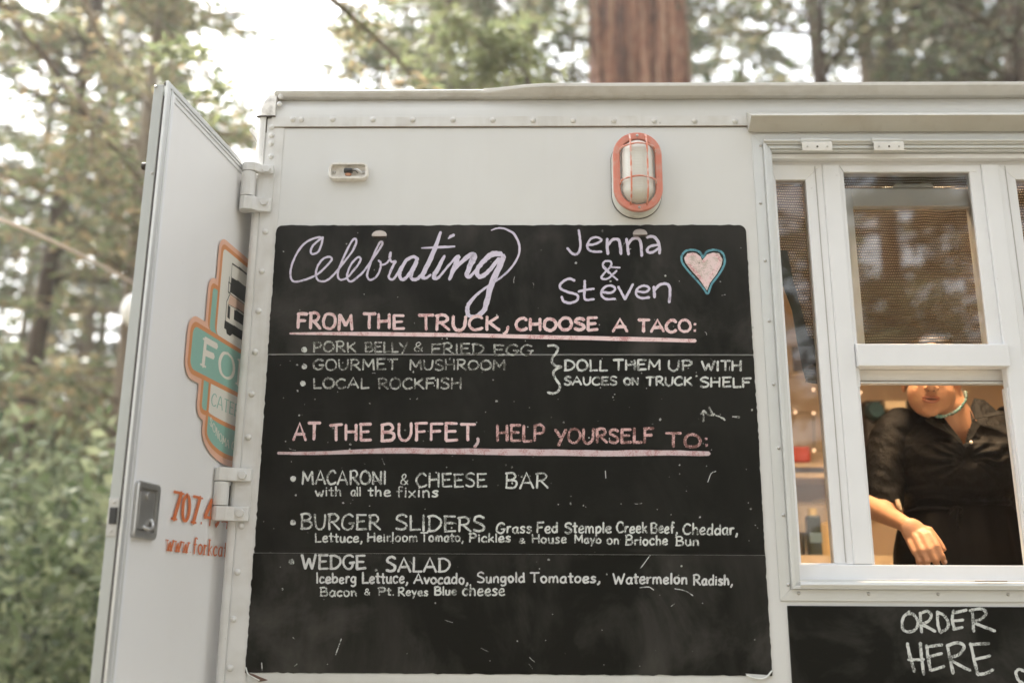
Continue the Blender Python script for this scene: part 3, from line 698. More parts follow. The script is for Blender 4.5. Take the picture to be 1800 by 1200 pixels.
# inner layer of the door, seen on edge past the seal
z152 = DZ1-.008
dbox('door_seal', M['seal'], DY0+.003, DY0+.02, DZ0, DZ1-.036, -.0088, -.0042, 0)
gal = metal('dull galvanised edge', (.48, .50, .49), .55, (1, 1, .05), .15, .35)
dbox('inner_panel', gal, DY0+.0015, DY1-.02, DZ0, z152, -.0315, -.0090)
q = dpt(DY0, 2.50); MB().tube([q+Vector((-.030, .012, 0)), q+Vector((-.041, .012, 0))], .008, 12).build('door_bumper', M['seal'], dr, bevel=.002)
MB().ell(dpt(DY0+.001, 2.48, -.014), (.0035, .003, .0035), nu=10, nv=6).build('screw', M['steel'], dr); MB().ell(dpt(DY0+.001, DZ1-.013, -.027), (.0035, .003, .0035), nu=10, nv=6).build('screw', M['steel'], dr)
MB().ell(dpt(DY0+.004, DZ1-.006, -.0065), (.003, .004, .005), nu=10, nv=6).build('rubber_stop', M['seal'], dr)
# latch on the edge
lz = P(205, 905, DY0).z
LT = dbox('latch_plate', M['steel'], DY0-.0006, DY0+.0014, lz-.040, lz+.033, -.031, -.0095)
V = dbox('latch_bolt', M['black'], DY0-.006, DY0+.001, lz-.017, lz+.015, -.025, -.0105)
for s in (-.030, .025): MB().ell(dpt(DY0-.001, lz+s, -.020), (.003, .002, .003), nu=10, nv=6).build('screw', M['steel'], LT)
# paddle handle: rounded frame, recessed tray, paddle, key cylinder
hc = [DP(254, 897)]; hy = hc[0].y; hzc = hc[0].z; hw_, hh_ = .048, .056
HD = empty('door_handle', dpt(hy, hzc-hh_), dr)
def dprism(pts, o0, o1, name, m, par, bevel=.001, smooth=False):
    n = len(pts); V = [dpt(p[0], p[1], o0) for p in pts] + [dpt(p[0], p[1], o1) for p in pts]
    return MB().add(V, [tuple(range(n)), tuple(range(2*n-1, n-1, -1))] + [(i, i+n, (i+1) % n+n, (i+1) % n) for i in range(n)]).build(name, m, par, bevel=bevel)
o_ = rrect(hy, hzc, hw_, hh_, .010); i_ = rrect(hy, hzc, hw_-.013, hh_-.012, .005); n1 = len(o_)
V = [dpt(*p, -.003) for p in o_] + [dpt(*p, .006) for p in o_] + [dpt(*p, .008) for p in rrect(hy, hzc, hw_-.003, hh_-.003, .009)] + [dpt(*p, .007) for p in i_] + [dpt(*p, -.0025) for p in i_]
F = [(r*n1+i, r*n1+(i+1) % n1, (r+1)*n1+(i+1) % n1, (r+1)*n1+i) for r in range(4) for i in range(n1)] + [tuple(range(4*n1, 5*n1))]
MB().add(V, F).build('handle_plate', M['steel'], HD)
dprism(rrect(hy+.002, hzc, hw_-.018, hh_-.018, .005), -.002, .0035, 'paddle', M['steel'], HD, .0015)
MB().tube([dpt(hy, hzc+.030, .0035), dpt(hy, hzc+.030, .008)], .0085, 16).build('key_cylinder', M['steel'], HD, bevel=.001)
MB().tube(catmull([dpt(hy+.022, hzc-.016, .004), dpt(hy+.020, hzc-.030, .011), dpt(hy+.006, hzc-.037, .011), dpt(hy-.008, hzc-.034, .004)], 4), .0042, 8).build('paddle_lip', M['steel'], HD, smooth=True)

# door logo ----------------------------------------------------------
flat = {k: plain('sign print ' + k, c, .5, var=.06, sc=12, bmp=0) for k, c in dict(
    halo=(.72, .42, .30), orange=(.60, .25, .095), teal=(.235, .43, .36), white=(.66, .64, .58), black=(.022, .022, .02), pink=(.62, .42, .32), grey=(.36, .35, .31), cream=(.70, .66, .58)).items()}
LG = empty('door_logo', dpt(0, 1.9), dr)
yc = DP(412.5, 660).y
lyr = [0]
def decal(pts, m, lay, name='logo_panel', par=None):
    o = .0004+.00022*lay; V = [dpt(y, zz, o) for y, zz in pts]; return mesh(name, V, [tuple(range(len(V)))], m, par or LG)
def sym(half):  # half outline from top centre round the left side, mirrored about yc
    return half + [(2*yc-y, zz) for y, zz in reversed(half) if abs(y-yc) > 1e-6]
yl = lambda px, py: DP(px, py)
pTL = yl(389, 432); pL = pTL.y; pT = yl(400, 434).z+.0
bL, bT, bB = yl(331, 615).y, yl(352, 570).z, yl(352, 665).z
tL, tT = yl(371, 510).y, yl(375, 497).z
pBot = yl(368, 735).z; base = yl(372, 790).z-.01
def rr(y0, z0, z1, r, grow=0):
    y0 -= grow; z0 -= grow; z1 += grow; y1 = 2*yc-y0
    return rrect((y0+y1)/2, (z0+z1)/2, (y1-y0)/2, (z1-z0)/2, r+grow, 6)
def shield(y0, z1, zs, zb_, grow=0):
    y0 -= grow; z1 += grow; zb_ -= grow*1.2
    h = [(yc, z1), (y0, z1), (y0, zs)]
    for k in range(1, 9):
        t = k/8; h.append((y0+(yc-y0)*(1-math.cos(t*math.pi/2)), zs-(zs-zb_)*math.sin(t*math.pi/2)))
    return sym(h)
e_ = .011; hl = .013
tLb, tB = yl(352, 690).y, yl(357, 728).z; mL = yl(364, 700).y
for gr, k, ly in ((hl, 'halo', 0), (0, 'orange', 1)):
    decal(rr(pL, bT, pT, .022, gr), flat[k], ly); decal(rr(tL-.004, bT, tT, .02, gr), flat[k], ly+.25)
    decal(shield(mL, bB, pBot-.03, base, gr), flat[k], ly+.5); decal(rr(tLb, tB, bB+.02, .02, gr), flat[k], ly+.6); decal(rr(bL, bB, bT, .030, gr), flat[k], ly+.8)
decal(rr(tL-.004+e_, bT, tT-e_, .012), flat['teal'], 2.2); decal(rr(tLb+e_, tB+e_, bB+.02, .012), flat['teal'], 2.3)
decal(rr(pL, bT, pT, .022), flat['orange'], 2.6); decal(rr(pL+e_, bT, pT-e_, .014), flat['white'], 2.9)
decal(shield(mL, bB, pBot-.03, base), flat['orange'], 3.2); decal(shield(mL+e_, bB, pBot-.03, base+e_), flat['teal'], 3.5)
decal(shield(mL, bB, pBot+.01, base+.075), flat['orange'], 3.8); decal(shield(mL+e_, bB, pBot+.014, base+.075+e_), flat['white'], 4.1)
decal(rr(bL, bB, bT, .030), flat['orange'], 4.5); decal(rr(bL+e_, bB+e_, bT-e_, .022), flat['teal'], 4.9)
def vp(a, b2): q = DP(300+a/3, 420+b2/3); return (q.y, q.z)
def both(pts, m, ly):
    q = [vp(*p) for p in pts]; decal(q, m, ly, 'van_emblem'); decal([(2*yc-y, zz) for y, zz in q][::-1], m, ly, 'van_emblem')
both([(318, 200), (404, 255), (384, 405), (286, 440), (292, 330), (310, 290)], flat['cream'], 4.15)
both([(312, 292), (392, 350), (387, 392), (300, 345)], flat['pink'], 4.3)
both([(320, 203), (368, 233), (364, 318), (311, 280)], flat['black'], 4.5); both([(373, 238), (401, 256), (396, 342), (369, 322)], flat['black'], 4.52)
both([(299, 348), (312, 358), (308, 425), (296, 412)], flat['black'], 4.54); both([(333, 373), (386, 405), (383, 457), (330, 424)], flat['black'], 4.56)
both([(283, 428), (381, 488), (378, 537), (322, 500), (310, 512), (292, 498), (290, 478), (279, 470)], flat['black'], 4.6)
ik = Ink(lambda y, zz: dpt(y, zz), dn, .0004+.00022*4.7)
def lines(mirror):
    f = (lambda p: (2*yc-p[0], p[1])) if mirror else (lambda p: p)
    for pl_, w_ in (([(322, 130), (404, 188)], .004), ([(322, 130), (316, 196)], .0018), ([(318, 198), (310, 290)], .0025), ([(310, 290), (292, 330)], .0025), ([(292, 330), (286, 438)], .0025), ([(312, 290), (392, 350)], .0018),
                    ([(303, 226), (314, 238)], .003), ([(303, 226), (300, 280)], .003), ([(300, 280), (310, 286)], .003), ([(314, 238), (310, 286)], .003), ([(306, 200), (305, 226)], .003), ([(300, 345), (387, 392)], .0015)):
        ik.stroke([f(vp(*p)) for p in pl_], w_, False, 0)
lines(False); lines(True); ik.build('van_outline', flat['black'], LG)
# serif lettering on the door: thick and thin strokes with serifs, laid out along the door
def serif(text, y0, y1, zb_, H, w, m, lay, name, par, arc=None):
    k = Ink(lambda y, zz: dpt(y, zz), dn, .0004+.00022*lay)
    tot = sum(G[c][0] for c in text)+.2*(len(text)-1); kx = (y1-y0)/tot; u = 0
    for c in text:
        adv, st = G[c]
        for part in st.split('|'):
            if not part: continue
            sm = part[0] == '~'; pts = []
            for qq in part.lstrip('~').split():
                a, b2 = map(float, qq.split(',')); yy = y0+kx*(u+a); pts.append((yy, zb_+H*b2+(arc(yy) if arc else 0)))
            if len(pts) == 2:
                vert = abs(pts[1][1]-pts[0][1]) > abs(pts[1][0]-pts[0][0])*1.1
                thin = c in 'AVWNMvwxy' and part is not None and pts[1][0] < pts[0][0]
                k.stroke(pts, w if vert and not (c in 'Aw4' and st.split('|').index(part) in (0, )) or c in 'FRK' else w*.42, False, 0)
                for p, b2 in ((pts[0], 0), (pts[1], 0)):
                    rel = (p[1]-zb_-(arc(p[0]) if arc else 0))/H
                    if vert and (abs(rel) < .05 or abs(rel-1) < .05 or abs(rel-.6) < .05) and c not in 't4i': k.stroke([(p[0]-w*.95, p[1]), (p[0]+w*.95, p[1])], w*.3, False, 0)
            else:
                q_ = []; ww = []
                vv = catmull([Vector(p) for p in pts], 5)
                for i, p in enumerate(vv):
                    d = vv[min(i+1, len(vv)-1)]-vv[max(i-1, 0)]; d.normalize(); ww.append(w*(.38+.62*abs(d.y)**1.3)); q_.append((p.x, p.y))
                k.stroke(q_[::2]+[q_[-1]], ww[::2]+[ww[-1]], True, 0)
        u += adv+.2
    return k.build(name, m, par)
fl, fb, fh = yl(361, 627).y, yl(371, 650).z, .105
hb_ = (bT-bB)
yO0, yO1 = DP(384, 640).y, DP(410, 657).y; uu = (yO1-yO0)/.8
serif('FORK', yO0-.8*uu, yO0+2.6*uu, bB+hb_*.26, hb_*.50, .015, flat['cream'], 5.4, 'logo_lettering', LG)
serif('CATERING', mL+.022, 2*yc-mL-.022, bB-hb_*.40, hb_*.24, .0050, flat['teal'], 4.6, 'logo_lettering', LG)
serif('SONOMA COUNTY', mL+.022, 2*yc-mL-.022, base+.028, .018, .0035, flat['cream'], 4.7, 'logo_lettering', LG, arc=lambda y: .055*((y-yc)/(yc-mL))**2*1.0)
rust = plain('rust orange vinyl lettering', (.58, .15, .045), .5, var=.08, bmp=0)
a, b2 = DP(301, 862), DP(304, 912)
pa, pbt = DP(303, 911), DP(303, 863)
ph = serif('707.494', DP(303, 890).y, DP(401, 925).y, pa.z, pbt.z-pa.z, .0145, rust, 1, 'phone_number', dr); ph['label'] = 'orange phone number 707.494 on the open door'
wa, wb = DP(292, 966), DP(292, 948)
yw0 = wa.y; ywe = DP(397, 975).y
tt = 'www.forkcatering.com'; part_ = 'www.forkcat'
adv = lambda s_: sum(G[c][0] for c in s_)+.2*(len(s_)-1)
web = serif(tt, yw0, yw0+(ywe-yw0)*adv(tt)/adv(part_), wa.z, (wb.z-wa.z)/.62,   .0072, rust, 1, 'web_address', dr); web['label'] = 'orange web address on the open door'

# ================================================================== MENU BOARD
bd = empty('menu_board', (-.05, 0, 1.45)); tag(bd, 'big black chalkboard menu with Celebrating Jenna and Steven, left of the window', 'menu board')
def ragged(x0, x1, z0, z1, amp, rtl=0, rtr=0, sides='tlr'):
    pts = []
    def edge(a, b, n, am, nx, nz):
        for i in range(n):
            t = i/n; k = random.uniform(-am, am)*(random.random() < .55)
            pts.append((a[0]+(b[0]-a[0])*t+nx*k, a[1]+(b[1]-a[1])*t+nz*k))
    h = z1-z0; nv = int(h/.008); nh = int((x1-x0)/.012)
    edge((x0, z0), (x0, z1-rtl), nv, amp if 'l' in sides else amp*.2, 1, 0)
    if rtl:
        for k in range(5): a = R(180-18*k); pts.append((x0+rtl+rtl*math.cos(a), z1-rtl+rtl*math.sin(a)))
    edge((x0+rtl, z1), (x1-rtr, z1), nh, amp if 't' in sides else amp*.15, 0, 1)
    if rtr:
        for k in range(5): a = R(90-18*k); pts.append((x1-rtr+rtr*math.cos(a), z1-rtr+rtr*math.sin(a)))
    edge((x1, z1-rtr), (x1, z0), nv, amp if 'r' in sides else amp*.2, 1, 0)
    edge((x1, z0), (x0, z0), nh, amp*.15 if 'b' not in sides else amp, 0, 1)
    return pts
BX0, BX1 = -.640, .5455
zs_ = [2.5265, 2.1893, 1.7135, 1.4490]
def sheet(name, pts, y0, y1, m, par): return MB().prism(pts, y0, y1).build(name, m, par)
torn = plain('torn white film edge', (.62, .63, .60), .6, var=.2, sc=90)
# pale torn under-layer showing along the cut edges
sheet('torn_edge', ragged(BX0-.0018, BX1+.0018, zs_[3]-.001, zs_[0]+.0018, .0016, .018, .018), -.0013, -.0002, torn, bd)
s1 = sheet('chalk_sheet', ragged(BX0, BX1, zs_[1], zs_[0], .0015, .016, .018), -.0034, -.0014, M['board_top'], bd); s1['label'] = 'top sheet of black film, smudged'
s2 = sheet('chalk_sheet', ragged(BX0+.001, BX1+.001, zs_[2]+.0006, zs_[1]-.0012, .0015, 0, 0, 'lr'), -.0030, -.0014, M['board_mid'], bd); s2['label'] = 'middle sheet of black film, clean'
s3 = sheet('chalk_sheet', ragged(BX0-.0005, BX1+.001, zs_[3], zs_[2]-.0002, .0015, 0, 0, 'lrb'), -.0030, -.0014, M['board_low'], bd); s3['label'] = 'bottom sheet of black film, dusty'
MB().box(BX0+.002, BX1, -.0039, -.0035, zs_[1]-.0002, zs_[1]+.0016).build('sheet_edge', plain('grey cut film edge', (.22, .23, .22), .5, var=.5, sc=60), bd)
MB().box(BX0+.002, BX1, -.0034, -.0031, zs_[2]+.0002, zs_[2]+.0008).build('sheet_edge', plain('dark cut film edge', (.10, .10, .09), .6), bd)
# bare silver strip below the board, peeling corners
sv = metal('scuffed silver backing', (.70, .71, .70), .5, (1, 1, 1), .2, .4)
pts = ragged(BX0+.004, BX1-.008, 1.4275, 1.4478, .0010, 0, 0, 'tb')
sheet('silver_strip', pts, -.0024, -.0003, sv, bd)
MB().add([P(a, b_, -.004) for a, b_ in [(430, 1181), (444, 1184), (470, 1195), (455, 1197)]] + [P(a, b_, -.001) for a, b_ in [(432, 1180), (446, 1183), (472, 1194), (456, 1198)]], [(0, 1, 2, 3), (7, 6, 5, 4), (0, 1, 5, 4), (1, 2, 6, 5), (2, 3, 7, 6), (3, 0, 4, 7)]).build('peeling_corner', plain('rusty brown backing', (.12, .07, .05), .8), bd)
MB().tube(catmull([P(432, 1172, -.004), P(436, 1184, -.008), P(446, 1190, -.01), P(456, 1195, -.005)], 4), .0016, 6).build('peeling_curl', torn, bd)
MB().tube(catmull([P(1312, 1186, -.004), P(1330, 1192, -.009), P(1346, 1190, -.009), P(1357, 1178, -.005)], 4), .0018, 6).build('peeling_curl', torn, bd)
MB().add([P(a, b_, -.0045) for a, b_ in [(1310, 1183), (1354, 1186), (1340, 1196), (1318, 1191)]], [(0, 1, 2, 3)]).build('peeling_flap', sv, bd)
# clips
for px, py, wd in ((667, 416, 13.5), (1125, 413.5, 13)):
    q = P(px, py, -.012); a_ = wd/715; pr = []
    pr = [(q.x-a_, q.z-.0005), (q.x+a_, q.z-.0005)] + [(q.x+a_*math.cos(R(t)), q.z+.0165*math.sin(R(t))**.8) for t in range(12, 169, 12)]
    c = MB(); n = len(pr)
    V = [(p[0], -.0135-(p[1]-q.z)*(-.25)-.004, p[1]) for p in pr] + [(p[0], -.0115-(p[1]-q.z)*(-.25)-.004, p[1]) for p in pr]
    cl = c.add(V, [tuple(range(n)), tuple(range(2*n-1, n-1, -1))] + [(i, i+n, (i+1) % n+n, (i+1) % n) for i in range(n)]).box(q.x-a_*.9, q.x+a_*.9, -.0165, -.0036, q.z-.0012, q.z+.0008).build('board_clip', metal('bronze clip metal', (.36, .31, .26), .3, (1, 1, 1), .2, 1), bd, bevel=.0005)
YB = -.0040
bmap = lambda x, y: P(x, y, -.0036)
NRM = (0, -1, 0)
# Celebrating (traced in the 3.75x enlargement of the photograph)
cv = lambda s_: [(480+float(a.split(',')[0])/3.75, 380+float(a.split(',')[1])/3.75) for a in s_.split()]
k = Ink(bmap, NRM)
k.stroke(cv('328,138 322,175 300,232 262,250 248,232 262,196 300,160 318,142 285,142 215,175 160,240 125,320 115,390 135,430 190,425 260,400 310,370 360,320 388,285 372,268 335,278 298,322 282,380 300,424 350,425 400,385 450,325 510,250 545,185 545,150 520,165 480,240 440,330 426,385 442,418 485,408 525,365 560,320 578,285 560,270 520,310 492,370 490,412 515,430 560,400 600,360 650,290 700,220 722,178 705,172 670,240 635,330 620,392 640,420 680,400 706,350 710,308 695,292'), 3.6)
k.stroke(cv('706,322 740,315 768,285 778,240'), 3.4); k.stroke(cv('775,238 768,270 782,300 808,298 795,320 772,370 764,405 788,417 815,388 845,330'), 4)
k.stroke(cv('955,285 925,268 880,290 848,345 835,385 845,416 875,408 915,352 950,285'), 5.5); k.stroke(cv('948,300 925,350 908,402 935,418 970,398 1005,345'), 6)
k.stroke(cv('1105,105 1060,230 1010,340 985,398 1010,408 1040,385'), [4.5, 8, 8.5, 7, 5, 3.5, ]); k.stroke(cv('978,210 1090,206 1198,200'), [2, 4.5, 3]); k.stroke(cv('1192,124 1172,134 1155,148'), [5, 5, 2.5])
k.stroke(cv('1130,262 1090,340 1058,398 1085,408 1125,365'), [5, 8, 7, 5, 4]); k.stroke(cv('1125,365 1180,300 1215,262'), 4)
k.stroke(cv('1222,265 1195,335 1163,418'), [8, 8.5, 5]); k.stroke(cv('1170,400 1210,338 1280,272 1325,255 1312,300 1278,380 1298,398 1340,350'), [3, 5, 8, 10, 10, 8, 6, 4])
k.stroke(cv('1505,250 1450,250 1395,290 1350,345 1345,385 1375,398 1420,362 1490,280'), [8, 10, 9, 8, 8, 8, 7, 6])
k.stroke(cv('1520,262 1480,360 1440,450 1415,540 1395,610 1350,655 1300,660 1280,630 1290,580 1340,520 1410,465 1500,405 1570,340 1618,260 1622,190 1590,120 1530,84 1480,80 1438,93'), [9, 10, 10, 10, 9, 7, 6, 8, 7, 5, 4, 3.5, 3.5, 3.5, 4, 4, 3.5, 3, 2])
k.build('chalk_writing', CH['lilac'], bd, 'the word Celebrating in lilac script')
NM = empty('chalk_line_of_words', P(1090, 532, -.0036), bd); NM['label'] = 'the names Jenna and Steven in lilac chalk'
k = Ink(bmap, NRM)
cw = lambda s_: [(900+float(a.split(',')[0])/3.75, 380+float(a.split(',')[1])/3.75) for a in s_.split()]
for s_, w_ in (('440,92 448,150 450,210 430,250 395,245 365,210', 4.2), ('495,190 545,185 590,160 560,140 520,150 495,195 520,230 590,235', 4), ('628,150 628,200 632,250', 5), ('630,190 665,155 700,155 712,190 718,250', 5),
               ('755,150 762,200 768,252', 5), ('760,190 795,150 835,150 850,190 855,262', 5), ('890,140 930,135 958,160 972,200 972,246', 5), ('958,190 910,200 890,230 920,240 965,215', 4.5),
               ('640,375 600,330 612,298 650,300 650,330 600,385 590,408 630,412 690,360', 3.6), ('605,330 650,380 695,420', 3.4), ('655,336 712,340', 3),
               ('412,425 375,412 325,440 318,475 370,500 430,520 428,555 385,572 340,560 328,530', 4.4), ('480,425 478,490 482,548 540,548', 4.4), ('438,497 490,485 540,478', 4), ('595,500 650,505 680,480 655,458 610,468 588,510 615,545 680,545', 4.2),
               ('700,465 725,510 745,548', 4.4), ('745,548 770,500 797,448', 4.4), ('822,495 880,500 905,475 870,458 830,475 818,515 850,540 905,535', 4.2), ('935,465 937,500 940,535', 5), ('938,490 970,455 1010,445 1035,460 1042,510 1035,568', 4.8)):
    if s_.startswith(('640,375', '412,425')): k.build('chalk_word', CH['lilac'], NM); k = Ink(bmap, NRM)
    k.stroke(cw(s_), w_)
k.build('chalk_word', CH['lilac'], NM)
k = Ink(bmap, NRM)
hrt = '1258,275 1240,240 1195,222 1145,230 1118,265 1125,310 1165,365 1215,420 1262,475 1290,510 1315,450 1360,390 1395,330 1402,280 1385,240 1335,222 1285,235 1260,270'
k.stroke(cw(hrt), 3.6); HT = k.build('chalk_heart', CH['blue'], bd, 'pink heart outlined in blue chalk')
k = Ink(bmap, NRM, .0001); k.poly([(900+a/3.75, 380+b_/3.75) for a, b_ in [(1255, 290), (1235, 258), (1195, 240), (1155, 245), (1135, 275), (1142, 305), (1180, 355), (1230, 410), (1285, 490), (1305, 440), (1350, 380), (1380, 325), (1388, 285), (1365, 245), (1325, 240), (1285, 252)]]); k.build('heart_fill', CH['heart'], HT)
k = Ink(bmap, NRM, .0005)
for s_ in ('1240,275 1200,250 1160,262 1155,300 1190,345 1240,405 1280,455', '1260,300 1300,262 1345,258 1368,290 1345,340 1310,390 1290,440'): k.stroke(cw(s_), 5)
k.build('heart_ring', CH['pink'], HT)

def writing(words, m, w, label):
    q = P(words[0][1], words[0][4], -.0036); L = empty('chalk_line_of_words', q, bd); L['label'] = label
    for t in words:
        k = Ink(bmap, NRM); k.word(t[0], *t[1:], w=w); k.build('chalk_word', CH[m], L)
    return L
writing([('FROM', 523, 620, 551, 577, 579), ('THE', 639, 710, 553, 577, 578), ('TRUCK', 737, 877, 554, 579, 581), ('CHOOSE', 907, 1050, 559, 580), ('A', 1078, 1103, 561, 582), ('TACO:', 1122, 1224, 562, 583)], 'pink', 5.3, 'pink heading FROM THE TRUCK, CHOOSE A TACO')
k = Ink(bmap, NRM); k.stroke([(893, 574), (891, 582), (886, 587)], 5); k.stroke([(510, 586), (620, 586.5), (780, 588.5), (940, 592), (1100, 595.5), (1222, 599)], [3.5, 6.5, 7, 7, 7.5, 6.5], jit=.08); k.build('chalk_line', CH['pink'], bd, 'upper pink underline')
writing([('PORK', 551, 626, 601, 618.5), ('BELLY', 642, 716, 602, 618.5), ('&', 728, 743, 602, 617), ('FRIED', 759, 850, 604, 622), ('EGG', 868, 936, 606, 624)], 'worn', 3.1, 'white line PORK BELLY & FRIED EGG')
writing([('GOURMET', 551, 698, 632, 650), ('MUSHROOM', 720, 888, 633, 650)], 'worn', 3.1, 'white line GOURMET MUSHROOM')
writing([('LOCAL', 551, 648, 665, 682), ('ROCKFISH', 665, 811, 665, 683)], 'worn', 3.2, 'white line LOCAL ROCKFISH')
writing([('DOLL', 992, 1067, 633, 651), ('THEM', 1079, 1161, 633, 650), ('UP', 1175, 1216, 634, 651), ('WITH', 1234, 1303, 635, 651)], 'white', 3.6, 'white line DOLL THEM UP WITH')
writing([('SAUCES', 992, 1084, 662, 676), ('ON', 1097, 1122, 664, 676), ('TRUCK', 1136, 1216, 663, 677), ('SHELF', 1231, 1319, 664, 680)], 'white', 3.4, 'white line SAUCES ON TRUCK SHELF')
k = Ink(bmap, NRM); k.stroke(cw('237,853 275,852 302,868 292,900 268,928 262,958 285,985 325,992 290,1008 272,1035 290,1075 315,1115 305,1150 270,1168 236,1160'), 4.2); k.build('chalk_brace', CH['white'], bd, 'white curly brace beside the taco list')
k = Ink(bmap, NRM)
for a, b_ in ((535, 614.7), (535, 644), (532.5, 674), (515.6, 841), (515, 918), (512.6, 986.5)): k.dot(a, b_, 5.2)
k.build('chalk_bullets', CH['white'], bd)
writing([('AT', 516, 562, 744, 772.5), ('THE', 580, 652, 745, 773), ('BUFFET', 670, 834, 745, 774)], 'pink', 4.9, 'pink heading AT THE BUFFET')
writing([('HELP', 873, 956, 748, 775), ('YOURSELF', 976, 1148, 754, 778), ('TO:', 1171, 1245, 762, 785)], 'pinkworn', 4.6, 'faded pink heading HELP YOURSELF TO')
k = Ink(bmap, NRM); k.stroke([(840, 770), (840, 777), (834, 785)], 5); k.stroke([(489, 796), (560, 796), (680, 792), (800, 793), (920, 794.5), (1060, 796.5), (1160, 795.5), (1246, 797)], [5, 6, 9.5, 10.5, 11, 11, 9.5, 8], jit=.10); k.build('chalk_line', CH['pinkdust'], bd, 'thick lower pink underline')
writing([('MACARONI', 531, 678, 828, 851), ('&', 704, 717, 833, 851), ('CHEESE', 732, 855, 832, 855), ('BAR', 889, 963, 831, 857)], 'white', 3.4, 'white line MACARONI & CHEESE BAR')
writing([('with', 555, 600, 855, 871), ('all', 617, 634, 855, 871), ('the', 647, 686, 855, 871), ('fixins', 697, 770, 855, 873)], 'white', 2.9, 'small white line with all the fixins')
writing([('BURGER', 529, 668, 903, 929, 931), ('SLIDERS', 696, 851, 905, 931, 934)], 'white', 3.6, 'white line BURGER SLIDERS')
writing([('Grass', 873, 934, 918, 936), ('Fed', 944, 980, 918, 936), ('Stemple', 993, 1074, 918, 936), ('Creek', 1084, 1137, 918, 936), ('Beef,', 1144, 1191, 918, 936), ('Cheddar,', 1201, 1297, 920, 939)], 'white', 3.1, 'white line Grass Fed Stemple Creek Beef, Cheddar')
writing([('Lettuce,', 554, 637, 936, 952), ('Heirloom', 646, 734, 936, 951), ('Tomato,', 740, 815, 936, 951), ('Pickles', 825, 897, 937, 952), ('&', 912, 923, 946, 954), ('House', 935, 995, 939, 954), ('Mayo', 1010, 1056, 940, 954), ('on', 1067, 1088, 940, 956), ('Brioche', 1100, 1173, 941, 957), ('Bun', 1188, 1228, 943, 958)], 'white', 2.9, 'white line Lettuce, Heirloom Tomato, Pickles, House Mayo on Brioche Bun')
writing([('WEDGE', 531, 642, 975, 999), ('SALAD', 679, 791, 980, 1004)], 'bright', 4.2, 'white line WEDGE SALAD')
writing([('Iceberg', 556, 626, 1007, 1024), ('Lettuce,', 637, 717, 1006, 1024), ('Avocado,', 728, 823, 1008, 1025), ('Sungold', 839, 922, 1006, 1023), ('Tomatoes,', 932, 1055, 1006, 1023), ('Watermelon', 1078, 1208, 1007, 1025), ('Radish,', 1219, 1288, 1010, 1027)], 'bright', 3.3, 'white line Iceberg Lettuce, Avocado, Sungold Tomatoes, Watermelon Radish')
writing([('Bacon', 563, 627, 1032, 1047), ('&', 641, 650, 1034, 1045), ('Pt.', 665, 693, 1032, 1045), ('Reyes', 700, 752, 1032, 1046), ('Blue', 764, 802, 1031, 1045), ('cheese', 813, 887, 1027, 1046)], 'white', 2.9, 'white line Bacon & Pt. Reyes Blue cheese')
# chips and scratches in the film
k = Ink(bmap, NRM, .0001)
for _ in range(230):
    y = random.choice([random.uniform(630, 970), random.uniform(400, 1180)]); x = 487-.07*(y-398)+random.uniform(6, 830+.12*(y-398)); r0 = random.choice([.8, 1, 1, 1.4, 2.2])
    k.poly([(x+r0*random.uniform(.5, 1.4)*math.cos(a), y+r0*random.uniform(.5, 1.4)*math.sin(a)) for a in (0, 1.2, 2.5, 3.7, 5)])
for _ in range(30):
    y = random.uniform(410, 1170); x = random.uniform(500, 1310); a = random.uniform(0, 3.14); L = random.uniform(4, 16); c = random.uniform(-1.2, 1.2)
    if x < 640 and 820 < y < 1050: continue
    k.stroke([(x, y), (x+L*.5*math.cos(a)+c, y+L*.5*math.sin(a)-c), (x+L*math.cos(a), y+L*math.sin(a))], random.uniform(.6, 1.1))
for s_ in ([(1232, 728), (1238, 722), (1246, 730), (1256, 728)], [(1237, 722), (1236, 740)], [(1247, 715), (1252, 728)], [(1258, 730), (1270, 734), (1274, 738)], [(1288, 732), (1300, 733)]): k.stroke(s_, 3.2, jit=.6)
ch = k.build('film_chips', CH['worn'], bd); ch['kind'] = 'stuff'
k = Ink(bmap, NRM, .00012)
for s_ in ([(1126, 998), (1143, 975)], [(1125, 1032), (1140, 1031), (1149, 1036)], [(1186, 1034), (1205, 1038), (1218, 1046)], [(1064, 827), (1065, 840)], [(1258, 828), (1250, 832), (1244, 847)], [(460, 1164), (461, 1178)], [(600, 1122), (590, 1150)], [(655, 845), (668, 845)]): k.stroke(s_, 1.5)
s4 = k.build('film_scratches', CH['white'], bd); s4['kind'] = 'stuff'

